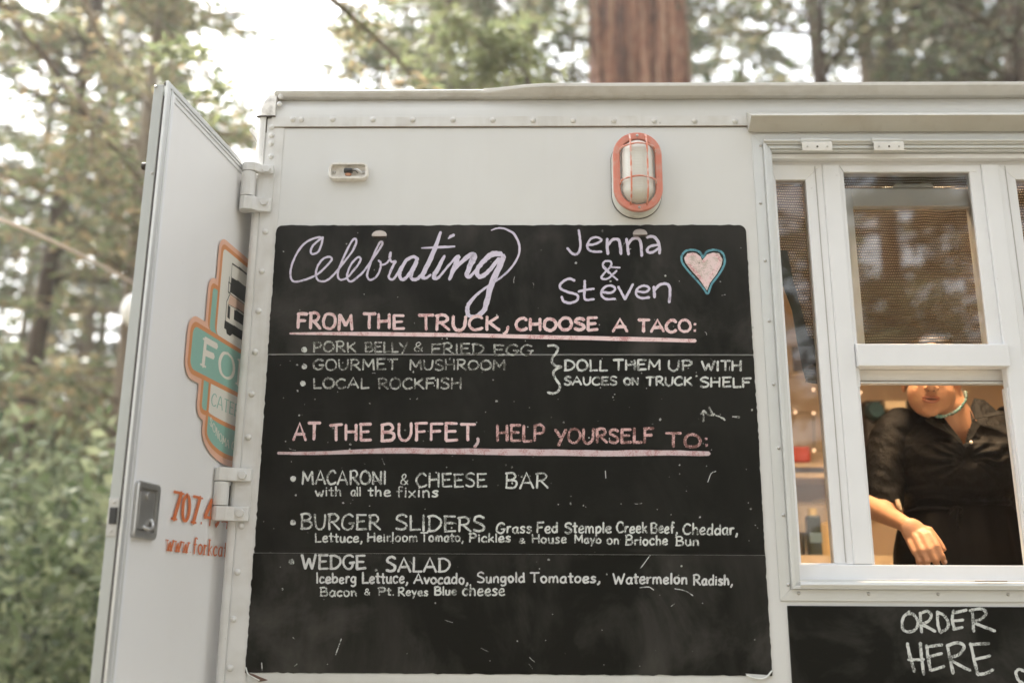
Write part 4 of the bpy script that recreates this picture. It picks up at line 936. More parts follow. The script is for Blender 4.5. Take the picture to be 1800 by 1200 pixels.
# ================================================================== ORDER BOARD
ob = empty('order_board', (1.2, 0, 1.0)); tag(ob, 'lower chalkboard reading ORDER HERE beneath the serving window', 'chalkboard')
oz = P(1500, 1064.5, -.003).z
MB().box(P(1384, 1066, -.003).x, 1.66, -.0036, -.0003, 1.02, oz).build('chalk_sheet', M['board_order'], ob, bevel=.0006)
omap = lambda x, y: P(x, y, -.0038)
OW = empty('chalk_line_of_words', P(1670, 1186, -.0038), ob); OW['label'] = 'the words ORDER HERE in white chalk'
k = Ink(omap, NRM)
oc = lambda s_: [(1320+float(a.split(',')[0])*.35, 780+float(a.split(',')[1])*.35) for a in s_.split()]
for s_, w_ in (('795,840 765,870 760,920 785,942 825,930 838,890 815,855 785,850', 5), ('850,845 852,900 858,945', 5), ('850,850 885,838 905,860 890,890 855,905 880,915 925,940', 5), ('935,840 938,900 950,945', 5), ('935,842 970,860 990,895 985,925 950,945', 5),
               ('1018,835 1010,880 1020,925', 5), ('1025,845 1082,832', 5), ('1010,888 1065,882', 5), ('1015,928 1062,920', 5), ('1110,830 1115,890 1118,940', 5), ('1098,836 1150,826 1180,845 1160,875 1120,892 1165,915 1225,938', 5),
               ('785,1000 800,1070 820,1140', 5.4), ('850,998 858,1080 868,1155', 5.4), ('790,1082 868,1080', 5), ('882,1010 890,1070 902,1135', 5.4), ('880,1018 960,1006', 5), ('890,1068 958,1050', 5), ('902,1136 970,1115', 5.4),
               ('985,1008 1000,1080 1015,1150', 5.4), ('985,1012 1035,996 1070,1015 1045,1055 1000,1075 1040,1105 1100,1135', 5.4), ('1102,1000 1120,1080 1138,1155', 5.4), ('1102,1006 1195,1000', 5), ('1120,1082 1200,1062', 5), ('1138,1156 1180,1150 1215,1132', 5.4),
               ('1375,1140 1345,1130 1330,1150 1345,1185 1375,1205', 5)):
    if s_.startswith(('785,1000', '1375,1140')): k.build('chalk_word', CH['white'], OW); k = Ink(omap, NRM)
    k.stroke(oc(s_), w_)
k.build('chalk_doodle', CH['white'], OW)

# ================================================================== INTERIOR THINGS
IW = TW-.034
def P2(px, py, Y): return P(px, py, Y)
lampm = plain('warm lamp diffuser', (1., .74, .42), .5, var=0, bmp=0, emit=3)
cl = empty('ceiling_lamp', (1.175, .35, 2.75)); tag(cl, 'warm ceiling lamp fixed inside the truck above the cook', 'lamp')
MB().box(1.02, 1.33, .30, .40, 2.765, 2.789).build('lamp_housing', M['vinyl'], cl, bevel=.003); MB().box(1.02, 1.33, .285, .2895, 2.700, 2.789).build('added_glow_shield', M['vinyl'], cl, bevel=.001); MB().box(1.04, 1.31, .31, .39, 2.755, 2.7645).build('lamp_diffuser', lampm, cl)  # the thin upright strip is added to hide the lamp's glow from the camera
ld = bpy.data.lights.new('ceiling_lamp_light', 'AREA'); ld.shape = 'RECTANGLE'; ld.size = .27; ld.size_y = .08; ld.energy = 6.5; ld.color = (1, .70, .42)
lo = link(bpy.data.objects.new('ceiling_lamp_light', ld), cl, Vector((1.175, .35, 2.752)))
ld2 = bpy.data.lights.new('window_lamp_light', 'AREA'); ld2.shape = 'RECTANGLE'; ld2.size = .5; ld2.size_y = .05; ld2.energy = 1.8; ld2.color = (1, .68, .40)
cl2 = empty('strip_lamp', (1.0, .17, 2.70)); tag(cl2, 'slim warm strip lamp over the serving window, inside', 'lamp')
MB().box(.72, 1.27, .16, .21, 2.745, 2.775).build('lamp_housing', M['vinyl'], cl2, bevel=.003); MB().box(.72, 1.27, .150, .1545, 2.698, 2.775).build('added_glow_shield', M['vinyl'], cl2, bevel=.001); MB().box(.74, 1.25, .165, .205, 2.738, 2.7445).build('lamp_diffuser', lampm, cl2)  # same added strip here, screening the bright diffuser from the camera
lo = link(bpy.data.objects.new('window_lamp_light', ld2), cl2, Vector((1.0, .185, 2.735))); lo.rotation_euler = (R(20), 0, 0)
# bulbs of a string light along the far wall
fl_ = empty('fairy_lights', P(1410, 730, IW-.05)); tag(fl_, 'string of tiny warm bulbs on the tan inside wall', 'string lights')
bm_ = plain('glowing bulb', (1, .62, .38), .4, var=0, bmp=0, emit=.8)
bp = [(1340, 690), (1398, 724), (1430, 726), (1431, 791), (1452, 792), (1430, 684), (1512, 690), (1500, 740)]
for a, b_ in bp:
    q = P(a, b_, IW-.05); MB().ell(q, (.005, .005, .0065), nu=8, nv=6).build('bulb', bm_, fl_)
MB().tube([P(a, b_, IW-.045) for a, b_ in bp[:5]], .002, 5).build('cord', M['black'], fl_)
shelfm = plain('pale wood shelf', (.66, .50, .32), .5)
a, b_ = P(1330, 830, 1.7), P(1500, 830, 1.7)
sh1 = MB().box(a.x-.2, b_.x+.3, 1.70, IW-.01, a.z-.02, a.z).build('wall_shelf', shelfm); tag(sh1, 'pale wall shelf inside, seen through the left light', 'shelf')
a = P(1400, 975, 1.1)
cn = MB().box(.45, 2.2, 1.10, IW-.01, a.z-.10, a.z).box(.47, 2.18, 1.14, IW-.02, .785, a.z-.101).build('counter', shelfm); tag(cn, 'work counter along the far inside wall', 'counter')
q0, q1 = P(1384, 600, IW-.03), P(1428, 660, IW-.03)
pf = empty('wall_picture', (q0.x, IW-.03, q1.z)); tag(pf, 'small framed picture hung on the tan inside wall', 'picture')
MB().box(q0.x, q1.x+.04, IW-.02, IW-.006, q1.z, q0.z).build('frame', plain('light wood frame', (.62, .50, .34), .5), pf, bevel=.003); MB().box(q0.x+.02, q1.x+.02, IW-.024, IW-.0205, q1.z+.02, q0.z-.02).build('picture_print', plain('dark brown print', (.12, .08, .06), .5, var=.7, sc=12), pf)
q = P(1402, 800, 1.78); rb = MB().box(q.x-.05, q.x+.045, 1.75, 1.85, P(1402, 813, 1.78).z, P(1402, 786, 1.78).z)
rb = rb.build('red_box', plain('red carton', (.62, .05, .02), .5), bevel=.004); tag(rb, 'small red carton on a ledge inside the truck', 'carton')
lz_ = P(1402, 814, 1.74).z
ledge = MB().box(.45, 1.6, 1.72, IW-.01, lz_-.018, lz_-.0005).build('upper_ledge', shelfm); tag(ledge, 'upper pale ledge carrying the red carton', 'shelf')
q0, q1 = P(1418, 905, 1.25), P(1446, 966, 1.25)
jr = empty('sauce_jar', ((q0.x+q1.x)/2, 1.28, P(1400, 975, 1.1).z)); tag(jr, 'dark square jar with blue label on the inside counter', 'jar')
zc = P(1400, 975, 1.1).z; w_ = (q1.x-q0.x)/2; xm = (q0.x+q1.x)/2
MB().box(xm-w_, xm+w_, 1.24, 1.24+2*w_, zc+.001, q0.z).build('jar_body', plain('dark jar glass', (.04, .045, .035), .15), jr, bevel=.008)
MB().box(xm-w_*.9, xm+w_*.9, 1.236, 1.2395, zc+.05, zc+.085).build('jar_label', plain('blue jar label', (.14, .22, .30), .5), jr)
MB().tube([(xm, 1.24+w_, q0.z), (xm, 1.24+w_, q0.z+.025)], w_*.7, 16).build('jar_lid', plain('yellowed lid', (.55, .42, .18), .5), jr)
for (px, wd, hg, c, Yy, nm, lb) in ((1462, .075, .13, (.62, .45, .24), 1.32, 'storage_tub', 'tan tub to the right of the dark jar'), (1392, .05, .10, (.10, .07, .05), 1.34, 'storage_tub', 'short dark tub to the left of the square jar'), (1412, .12, .24, (.45, .38, .30), 1.75, 'steel_pot', 'blurry steel pot at the back of the counter'), (1452, .11, .26, (.33, .27, .2), 1.80, 'steel_pot', 'taller dull pot beside the steel pot at the back')):
    x = P(px, 950, Yy).x; o = MB().tube([(x, Yy, zc+.0005), (x, Yy, zc+hg*.9), (x, Yy, zc+hg*.94), (x, Yy, zc+hg)], [wd*.9, wd, wd*.6, wd*.25], 24).build(nm, plain(nm + str(px), c, .4), smooth=False); tag(o, lb, 'container')
# black box with teal bowl, seen over the cook's shoulder
q0, q1 = P(1519, 703, 1.55), P(1600, 775, 1.55)
sb = MB().box(q0.x, q1.x+.1, 1.55, 1.9, P(1550, 790, 1.55).z, q0.z).build('black_crate', plain('black crate plastic', (.02, .018, .016), .5), bevel=.01); tag(sb, 'black crate high on the far wall behind the cook', 'crate')
q = P(1541, 719, 1.5)
MB().tube([(q.x, 1.535, q.z), (q.x, 1.50, q.z)], [.036, .03], 24).build('crate_disc', plain('dark teal plastic', (.006, .05, .065), .5), sb)
q0, q1 = P(1552, 706, 1.52), P(1590, 720, 1.52)
MB().box(q0.x, q1.x, 1.50, 1.548, q1.z, q0.z).build('crate_label', plain('cream label', (.70, .58, .40), .5), sb)
MB().box(P(1500, 800, 1.6).x, P(1640, 800, 1.6).x+.3, 1.56, IW-.01, P(1550, 793, 1.55).z-.02, P(1550, 791, 1.55).z).build('crate_bracket', shelfm, sb)
# steel counter at the serving window
st_ = MB().box(.60, 1.36, .088, .24, 1.655, 1.672).build('serving_counter', M['alux'], bevel=.003); tag(st_, 'narrow metal counter just inside the serving window', 'counter')

# ================================================================== PERSON
PS = empty('person', (1.30, .62, .78)); tag(PS, 'person in black V-neck blouse and turquoise choker leaning inside the serving window', 'person')
m, n, l, b = nmat('warm skin'); a = noise(n, l, 30, 4); l.new(mixc(n, l, a.outputs[0], (.50, .26, .15), (.70, .39, .235)), b.inputs['Base Color']); b.inputs['Roughness'].default_value = .48
b.inputs['Subsurface Weight'].default_value = .12; b.inputs['Subsurface Radius'].default_value = (.02, .008, .004); b.inputs['Subsurface Scale'].default_value = .4; bump(n, l, b, noise(n, l, 220, 4).outputs[0], .35, .0012)
SKIN = m
m, n, l, b = nmat('black crinkled cotton'); a = noise(n, l, 24, 7, (1, 1, .7), rough=.7); f = noise(n, l, 400, 2)
b.inputs['Base Color'].default_value = (.0035, .0028, .002, 1); b.inputs['Specular IOR Level'].default_value = .22; b.inputs['Roughness'].default_value = .58; b.inputs['Sheen Weight'].default_value = .0; b.inputs['Sheen Roughness'].default_value = .5; b.inputs['Sheen Tint'].default_value = (1, .75, .5, 1)
bump(n, l, b, math_(n, l, 'ADD', a.outputs[0], math_(n, l, 'MULTIPLY', f.outputs[0], .05)), .75, .016); CLOTH = m

def rings(levels, nu=48, pw=2.3, close=True, tilt=None):
    """levels: (cx,cy,cz,rx,ry); superellipse sections"""
    V = []; F = []
    for cx_, cy_, cz_, rx, ry in levels:
        for i in range(nu):
            t = 2*math.pi*i/nu; c, s = math.cos(t), math.sin(t)
            V.append((cx_+rx*math.copysign(abs(c)**(2/pw), c), cy_+ry*math.copysign(abs(s)**(2/pw), s), cz_))
    for j in range(len(levels)-1):
        for i in range(nu): F.append((j*nu+i, j*nu+(i+1) % nu, (j+1)*nu+(i+1) % nu, (j+1)*nu+i))
    if close: F += [tuple(range(nu))[::-1], tuple((len(levels)-1)*nu+i for i in range(nu))]
    return V, F
def interp(keys, n):
    ks = [Vector(k) if len(k) <= 4 else np.array(k, float) for k in keys]; out = []
    arr = np.array(keys, float); m_ = len(arr)
    for i in range(n):
        t = i/(n-1)*(m_-1); j = min(int(t), m_-2); f_ = t-j
        p0 = arr[max(j-1, 0)]; p1 = arr[j]; p2 = arr[j+1]; p3 = arr[min(j+2, m_-1)]
        out.append(.5*((2*p1)+(p2-p0)*f_+(2*p0-5*p1+4*p2-p3)*f_*f_+(3*p1-p0-3*p2+p3)*f_**3))
    return out
# anatomical anchors, metres
neckp = P(1668, 738, .56); chin = P(1640, 722, .43)
shL, shR = P(1563, 735, .58), P(1805, 745, .66)
tx = (shL.x+shR.x)/2
elb = P(1528, 888, .59); wr = P(1590, 921, .445)
ztop = shL.z+.015; zwaist = P(1690, 884, .50).z; zhip = P(1690, 990, .50).z; wx = P(1706, 884, .52).x; hxc = P(1722, 990, .52).x
print('person', [round(v, 3) for v in (shL.x, shL.z, shR.x, zwaist, zhip, wx, hxc, chin.x, chin.z)])
body_ = MB()
# head: skull + jaw, turned a little to the left and tipped down
HR = Matrix.Rotation(R(-22), 3, 'Z') @ Matrix.Rotation(R(13), 3, 'X') @ Matrix.Rotation(R(6), 3, 'Y')
hc_ = Vector((chin.x+.036, .510, chin.z+.106))
def H3(x, y, z_): return hc_ + HR @ Vector((x, y, z_))
body_.ell(H3(0, .016, .030), (.073, .092, .088), HR, 28, 20)
body_.ell(H3(0, -.022, -.040), (.0650, .060, .068), HR, 28, 20)
body_.ell(H3(0, -.058, -.086), (.024, .020, .018), HR, 16, 12)          # chin
body_.ell(H3(-.030, -.045, -.034), (.026, .028, .034), HR, 16, 12); body_.ell(H3(.030, -.045, -.034), (.026, .028, .034), HR, 16, 12)
body_.ell(H3(0, -.074, -.050), (.024, .015, .020), HR, 16, 12)          # mouth mound
body_.tube([H3(0, -.080, .026), H3(0, -.092, .006), H3(0, -.104, -.016)], [.007, .010, .013], 14); body_.ell(H3(0, -.100, -.017), (.015, .013, .011), HR, 16, 12)
body_.ell(H3(-.013, -.092, -.020), (.009, .011, .008), HR, 12, 8); body_.ell(H3(.013, -.092, -.020), (.009, .011, .008), HR, 12, 8)
body_.ell(H3(-.030, -.078, .042), (.026, .012, .008), HR, 12, 8); body_.ell(H3(.030, -.078, .042), (.026, .012, .008), HR, 12, 8)
for s in (-1, 1): body_.ell(H3(s*.074, .012, -.010), (.008, .018, .030), HR @ Matrix.Rotation(R(s*14), 3, 'Z'), 12, 10)
body_.tube([H3(0, .03, .0), P(1656, 690, .545), P(1662, 712, .535), P(1676, 750, .560), P(1688, 790, .60)], [.050, .054, .056, .066, .085], 24)
TL = [(hxc, .62, .84, .05, .05), (hxc, .62, zhip-.12, .155, .105), (hxc, .62, zhip, .168, .112), (wx, .615, zwaist, .135, .092), (tx-.02, .61, (zwaist+ztop)/2+.01, .150, .105), (tx-.01, .615, ztop-.10, .150, .095), (tx, .62, ztop-.04, .125, .065), (tx, .62, ztop-.005, .060, .050)]
V, F = rings([tuple(q) for q in interp(TL, 30)], 36); body_.add(V, F)
# legs
for s in (-1, 1): body_.tube([(hxc+s*.08, .62, zhip-.10), (hxc+s*.085, .62, 1.25), (hxc+s*.085, .61, 1.05), (hxc+s*.085, .63, .84)], [.088, .070, .058, .045], 20)
# left-in-picture arm bare from the cuff; the other arm inside its sleeve
body_.tube(catmull([P(1625, 760, .62), P(1588, 758, .61), P(1562, 800, .61), P(1552, 855, .60), P(1556, 888, .58), P(1552, 900, .55)], 4), [.040]*4+[.046]*5+[.043]*5+[.040]*4+[.036]*3, 20)
arm = catmull([elb, P(1560, 905, .52), wr, P(1603, 934, .415)], 6); body_.tube(arm, [.036-.0135*min(1, i/11)-.003*(i > 14) for i in range(len(arm))], 20)
elR = shR+Vector((.07, .02, -.26)); body_.tube([shR, shR+Vector((.05, .02, -.12)), elR, elR+Vector((-.03, -.16, -.14))], [.05, .046, .040, .028], 20)
# hand: palm, four fingers, thumb (pixels of the photograph at their own depth)
kn = [P(1600, 953, .398), P(1611, 946, .388), P(1623, 942, .382), P(1634, 939, .382)]     # little..index knuckles
tips = [[P(1608, 970, .378), P(1614, 985, .374), P(1618, 996, .385)], [P(1620, 967, .366), P(1628, 985, .364), P(1632, 999, .375)], [P(1634, 965, .360), P(1644, 984, .358), P(1649, 997, .370)], [P(1647, 960, .360), P(1656, 977, .358), P(1660, 988, .368)]]
body_.ell((wr+kn[1]+kn[2])/3+Vector((.002, .004, .002)), (.033, .019, .044), Matrix.Rotation(R(-42), 3, 'Y'), 20, 14)
for kk, tp, rd in zip(kn, tips, (.0088, .0098, .0103, .0100)):
    body_.tube([wr.lerp(kk, .1), wr.lerp(kk, .6), kk], [.017, .0135, rd*1.12], 12)
    pth = [kk]+tp; body_.tube(pth, [rd*1.15, rd*1.02, rd*.92, rd*.72], 12); body_.ell(tp[-1], (rd*.72,)*3, None, 10, 8); body_.ell(kk, (rd*1.16,)*3, None, 10, 8); body_.ell(tp[0], (rd*1.03,)*3, None, 10, 8)
body_.tube([wr.lerp(kn[3], .3), P(1634, 932, .405), P(1650, 952, .392), P(1659, 965, .385)], [.014, .012, .0095, .0075], 12); body_.ell(P(1659, 965, .385), (.0075,)*3, None, 10, 8)
bo = body_.build('body', SKIN, PS, smooth=True)
rm = bo.modifiers.new('remesh', 'REMESH'); rm.mode = 'VOXEL'; rm.voxel_size = .0036; rm.use_smooth_shade = True
sm = bo.modifiers.new('smooth', 'SMOOTH'); sm.factor = .5; sm.iterations = 4
nail = plain('fingernail', (.72, .46, .36), .25, var=.05)
for tp, rd in zip(tips, (.0088, .0098, .0103, .0100)):
    q = tp[-1].lerp(tp[-2], .12)+Vector((0, -rd*.80, .001)); MB().ell(q, (rd*.48, .0018, rd*.66), Matrix.Rotation(R(-24), 3, 'Y'), 12, 8).build('fingernail', nail, PS, smooth=True)
# lips, mouth line, nostrils, eyes, brows
lipm = plain('soft red lips', (.44, .18, .12), .4, var=.1, sc=60)
def lipline(z0, z1, w, k): return [H3(-w, -.076, z0), H3(-w*.5, -.0865, z1), H3(0, -.0895, z1-k), H3(w*.5, -.0865, z1), H3(w, -.076, z0)]
MB().tube(catmull(lipline(-.049, -.0455, .023, .0008), 4), [.0012]+[.0042]*15+[.0012], 10).build('upper_lip', lipm, PS, smooth=True)
MB().tube(catmull(lipline(-.051, -.0570, .021, .001), 4), [.0012]+[.0052]*15+[.0012], 10).build('lower_lip', lipm, PS, smooth=True)
MB().tube(catmull([q+Vector((0, -.0022, 0)) for q in lipline(-.050, -.0512, .021, .0)], 4), .0016, 8).build('mouth_line', plain('dark mouth', (.06, .02, .015), .6), PS)
for s in (-1, 1):
    MB().ell(H3(s*.0068, -.1005, -.0265), (.0034, .0032, .0020), HR, 8, 6).build('nostril', plain('nostril shade skin', (.10, .035, .02), .7), PS)
    MB().ell(H3(s*.030, -.074, .024), (.013, .010, .007), HR, 14, 10).build('eye', plain('eye white', (.6, .55, .5), .2), PS, smooth=True)
    MB().tube([H3(s*.014, -.090, .042), H3(s*.030, -.090, .047), H3(s*.046, -.080, .043)], [.002, .003, .0015], 8).build('eyebrow', hem, PS)
hairm = plain('dark brown hair', (.03, .016, .009), .45, sc=90, var=.5)
hb = MB(); hb.ell(H3(0, .028, .045), (.083, .095, .090), HR, 28, 20, fn=lambda q: Vector((q.x, max(q.y, -.052+.6*max(0, .02-q.z)), max(q.z, -.07 if q.y > .02 else -.0+0)))); hb.ell(H3(-.01, .085, -.06), (.055, .045, .08), HR, 20, 14).build('hair', hairm, PS, smooth=True)
q = P(1689, 690, .52); MB().tube([q+Vector((.0, 0, 0))+Vector((.008*math.cos(R(t)), .004*math.sin(R(t)), .012*math.sin(R(t)))) for t in range(0, 361, 30)], .0011, 6).build('earring', M['steel'], PS)
# necklace
def leafmat_beads():
    m, n, l, b = nmat('turquoise and dark beads'); g = n.new('ShaderNodeNewGeometry')
    r = ramp(n, l, g.outputs['Random Per Island'], [(0, (.05, .06, .05)), (.3, (.08, .22, .22)), (.6, (.16, .34, .33)), (.8, (.30, .34, .30)), (1, (.03, .09, .10))])
    l.new(r.outputs[0], b.inputs['Base Color']); b.inputs['Roughness'].default_value = .35; return m
nl = [P(1640, 731, .480), P(1652, 732, .466), P(1664, 730, .464), P(1676, 725, .468), P(1687, 717, .478), P(1694, 708, .494), P(1698, 698, .512), P(1697, 689, .53)]
nm_ = leafmat_beads()
pts = catmull(nl, 6); nk = MB()
for i, q in enumerate(pts): nk.ell(q+Vector((random.uniform(-.001, .001), 0, random.uniform(-.001, .001))), (random.uniform(.0034, .0056), .0045, random.uniform(.0036, .0056)), Matrix.Rotation(random.uniform(0, 3), 3, 'Y'), 7, 5)
nk.build('necklace', nm_, PS)
# blouse ----------------------------------------------------------------
VN = [P(1652, 722, .49), P(1708, 722, .49), P(1709, 738, .49), P(1695, 784, .49), P(1654, 731, .49)]
def inv(px): pass
def proj(v):
    q = CM.transposed() @ (Vector(v)-CAM); return (900+FPX*q.x/-q.z, 600-FPX*q.y/-q.z)
def inpoly(x, y, poly):
    r = False; j = len(poly)-1
    for i in range(len(poly)):
        if (poly[i][1] > y) != (poly[j][1] > y) and x < (poly[j][0]-poly[i][0])*(y-poly[i][1])/(poly[j][1]-poly[i][1])+poly[i][0]: r = not r
        j = i
    return r
TL2 = [(wx+.006, .612, zwaist-.016, .162, .112), (wx+.006, .612, zwaist+.004, .156, .108), (tx-.020, .600, zwaist+.06, .175, .125), (tx-.014, .595, (zwaist+ztop)/2+.015, .190, .138), (tx-.006, .60, ztop-.095, .196, .128), (tx-.002, .612, ztop-.045, .188, .102), (tx+.005, .62, ztop+.000, .158, .078), (tx, .62, ztop+.012, .090, .062), (tx, .62, ztop+.022, .070, .055)]
nu = 260; V, F = rings([tuple(q) for q in interp(TL2, 150)], nu, 2.25, close=False)
knot = P(1701, 806, .46)
V2 = []
from mathutils import noise as mn
for v in V:
    v = Vector(v); d = 0
    if v.y < .62:
        rx, rz = v.x-knot.x, v.z-knot.z; rr_ = math.hypot(rx, rz); an = math.atan2(rz, rx)
        amp = .0065*math.exp(-((rr_-.055)/.055)**2)*(abs(math.cos(an))**3)
        d += amp*(math.sin(an*17+5*mn.noise(v*11))*1.15)
        d -= .012*math.exp(-(rr_/.022)**2)
        d += .010*math.exp(-((rx+.095)**2+(rz+.035)**2)/.0045) + .009*math.exp(-((rx-.09)**2+(rz+.035)**2)/.0045)
    wz = v.z-zwaist
    if wz < .075: d += .0060*math.sin(wz*210+v.x*5+4*mn.noise(v*7))*(1-max(0, wz)/.075)
    d += .0060*mn.noise(v*13)+.0055*mn.noise(Vector((v.x*30+v.z*16, v.y*10, v.z*24)))+.002*mn.noise(v*60)
    c0 = Vector((tx, .61, v.z)); nn = (v-c0).normalized(); V2.append(v+nn*d)
vpx = [(1655, 700), (1652, 724), (1660, 735), (1695, 783), (1709, 738), (1706, 700)]
Fk = []
for f_ in F:
    c0 = (V2[f_[0]]+V2[f_[2]])/2
    if c0.y < .62:
        a, b_ = proj(c0)
        if inpoly(a, b_, vpx): continue
    Fk.append(f_)
blouse = MB(); blouse.add(V2, Fk)
def sleeve(path, rad, nseg=70, nu=48, fold=.004):
    pp = interp([tuple(p)+(r,) for p, r in zip(path, rad)], nseg); base = len(blouse.v)
    for i, p in enumerate(pp):
        c0 = Vector(p[:3]); d = Vector(pp[min(i+1, nseg-1)][:3])-Vector(pp[max(i-1, 0)][:3]); d.normalize(); a = d.cross(Vector((0, 1, 0))).normalized(); bb = d.cross(a)
        for k in range(nu):
            t = 2*math.pi*k/nu; q = c0+(a*math.cos(t)+bb*math.sin(t))*p[3]; q += (q-c0).normalized()*(fold*1.4*mn.noise(q*15)+fold*1.3*mn.noise(Vector((q.x*22, q.y*20, q.z*38+q.x*20)))+.0015*mn.noise(q*60)); blouse.v.append(q)
    for i in range(nseg-1):
        for k in range(nu): blouse.f.append((base+i*nu+k, base+i*nu+(k+1) % nu, base+(i+1)*nu+(k+1) % nu, base+(i+1)*nu+k))
sleeve([P(1625, 758, .62), P(1582, 752, .61), P(1560, 800, .61), P(1555, 855, .595), P(1557, 893, .575)], [.050, .058, .064, .057, .047])
sleeve([shR+Vector((-.08, .01, .0)), shR+Vector((.01, .01, -.02)), shR+Vector((.05, .02, -.14)), elR+Vector((0, 0, .02)), elR+Vector((-.01, -.04, -.03))], [.055, .070, .066, .056, .046])
bl_ = fix(mesh('blouse', blouse.v, blouse.f, CLOTH, PS, smooth=True)); so = bl_.modifiers.new('solid', 'SOLIDIFY'); so.thickness = .002
# collar flaps and placket edge
def patch(pts, Y, name, m, thick=.003):
    V = [P(a, b_, Y_) for (a, b_), Y_ in zip(pts, Y)]; n = len(V); o = MB().add(V, [tuple(range(n))]).build(name, m, PS); s_ = o.modifiers.new('solid', 'SOLIDIFY'); s_.thickness = thick; s_.offset = 0; return o
patch([(1706, 716), (1712, 700), (1730, 703), (1752, 722), (1764, 728), (1745, 731), (1728, 733), (1714, 737)], [.482, .492, .492, .484, .476, .470, .470, .472], 'collar', CLOTH)
patch([(1705, 720), (1712, 735), (1722, 748), (1708, 772), (1697, 788), (1699, 772), (1708, 742)], [.482, .468, .466, .462, .458, .462, .470], 'collar', CLOTH)
patch([(1654, 728), (1640, 730), (1626, 738), (1640, 748), (1672, 764), (1695, 786), (1690, 774), (1672, 751)], [.482, .476, .470, .466, .460, .456, .460, .468], 'collar', CLOTH)
q = P(1707, 777, .448); MB().ell(q, (.0052, .003, .0052), nu=12, nv=8).build('button', plain('pearl button', (.75, .68, .62), .15), PS, smooth=True)
# trousers: high waist with tie
TP = [(hxc, .62, zhip-.16, .190, .135), (hxc, .62, zhip, .196, .140), (hxc-.004, .617, (zhip+zwaist)/2, .180, .130), (wx+.004, .614, zwaist-.014, .154, .114), (wx+.002, .613, zwaist-.002, .151, .111)]
V, F = rings([tuple(q) for q in interp(TP, 60)], 160, 2.3, close=False)
V3 = []
for v in V:
    v = Vector(v); c0 = Vector((hxc, .62, v.z)); nn = (v-c0).normalized()
    pleat = .0045*math.sin(v.x*95)*max(0, min(1, (zwaist-v.z)/.05))*max(0, 1-(zwaist-v.z)/.3) if v.y < .62 else 0
    V3.append(v+nn*(pleat+.003*mn.noise(v*12)))
trs = MB().add(V3, F)
for s in (-1, 1): trs.tube([(hxc+s*.085, .62, zhip-.10), (hxc+s*.09, .62, 1.25), (hxc+s*.09, .61, 1.05), (hxc+s*.09, .63, .81)], [.108, .098, .085, .080], 24)
m, n, l, b = nmat('black trouser cloth'); b.inputs['Base Color'].default_value = (.0040, .003, .0022, 1); b.inputs['Specular IOR Level'].default_value = .14; b.inputs['Roughness'].default_value = .65; b.inputs['Sheen Weight'].default_value = .0; bump(n, l, b, noise(n, l, 9, 5, (1, 1, .5)).outputs[0], .4, .012)
TRS = m
to = fix(mesh('trousers', trs.v, trs.f, m, PS, smooth=True)); so = to.modifiers.new('solid', 'SOLIDIFY'); so.thickness = .002
k = P(1679, 891, .475); k.y = .49
for pt in ([(1679, 890), (1672, 897), (1666, 905)], [(1680, 890), (1684, 900), (1683, 920), (1686, 928)], [(1682, 890), (1692, 896), (1688, 905)]):
    MB().tube(catmull([P(a, b_, .490) for a, b_ in pt], 4), .0038, 8).build('waist_tie', CLOTH, PS, smooth=True)
for s in (-1, 1):
    x = hxc+s*.09; MB().ell((x, .58, .815), (.045, .12, .035), nu=18, nv=10).build('shoe', M['black'], PS, smooth=True)
# pale tie end hanging at the cuff
MB().tube([P(1577, 878, .53), P(1580, 888, .525), P(1584, 896, .52)], [.006, .007, .003], 8).build('cuff_tie', plain('cream ribbon', (.6, .5, .36), .6), PS)

# ================================================================== TREES
def leafmat(name, cs, tr=.45, rough=.5):
    m = bpy.data.materials.new(name); m.use_nodes = True; nt = m.node_tree; n, l = nt.nodes, nt.links; b = n['Principled BSDF']; out = n['Material Output']
    g = n.new('ShaderNodeNewGeometry'); r = ramp(n, l, g.outputs['Random Per Island'], [(i/(len(cs)-1), c) for i, c in enumerate(cs)])
    l.new(r.outputs[0], b.inputs['Base Color']); b.inputs['Roughness'].default_value = rough
    t = n.new('ShaderNodeBsdfTranslucent'); l.new(r.outputs[0], t.inputs[0]); mx = n.new('ShaderNodeMixShader'); mx.inputs[0].default_value = tr
    l.new(b.outputs[0], mx.inputs[1]); l.new(t.outputs[0], mx.inputs[2]); l.new(mx.outputs[0], out.inputs[0]); return m
LF1 = leafmat('redwood needles', [(.075, .10, .05), (.13, .155, .085), (.11, .115, .07), (.20, .185, .11), (.16, .13, .08)])
LF2 = leafmat('sunlit bay leaves', [(.11, .15, .07), (.21, .25, .12), (.29, .27, .15), (.36, .25, .14), (.16, .19, .11)], .5)
LF3 = leafmat('understory leaves', [(.05, .075, .03), (.15, .19, .09), (.27, .31, .17), (.36, .38, .23), (.05, .06, .03)], .45)
def barkmat(name, stops, sc=1.3):
    m, n, l, b = nmat(name); a = noise(n, l, sc, 8, (7, 7, .4), coord='World', rough=.65); f = noise(n, l, sc*12, 6, (3, 3, .5), coord='World')
    k = math_(n, l, 'MULTIPLY_ADD', math_(n, l, 'SUBTRACT', f.outputs[0], .5), .45, a.outputs[0])
    r = ramp(n, l, k, stops); l.new(r.outputs[0], b.inputs['Base Color']); b.inputs['Roughness'].default_value = .92; bump(n, l, b, f.outputs[0], .8, .03); return m
BK_RED = barkmat('fibrous redwood bark', [(.40, (.035, .016, .010)), (.49, (.20, .085, .05)), (.57, (.33, .165, .10)), (.68, (.44, .31, .21))])
BK_DARK = barkmat('dark mossy bark', [(.3, (.035, .025, .018)), (.5, (.10, .07, .05)), (.7, (.16, .14, .09))])
BK_GREY = barkmat('grey brown bark', [(.3, (.09, .065, .045)), (.5, (.22, .17, .12)), (.7, (.34, .29, .22))])

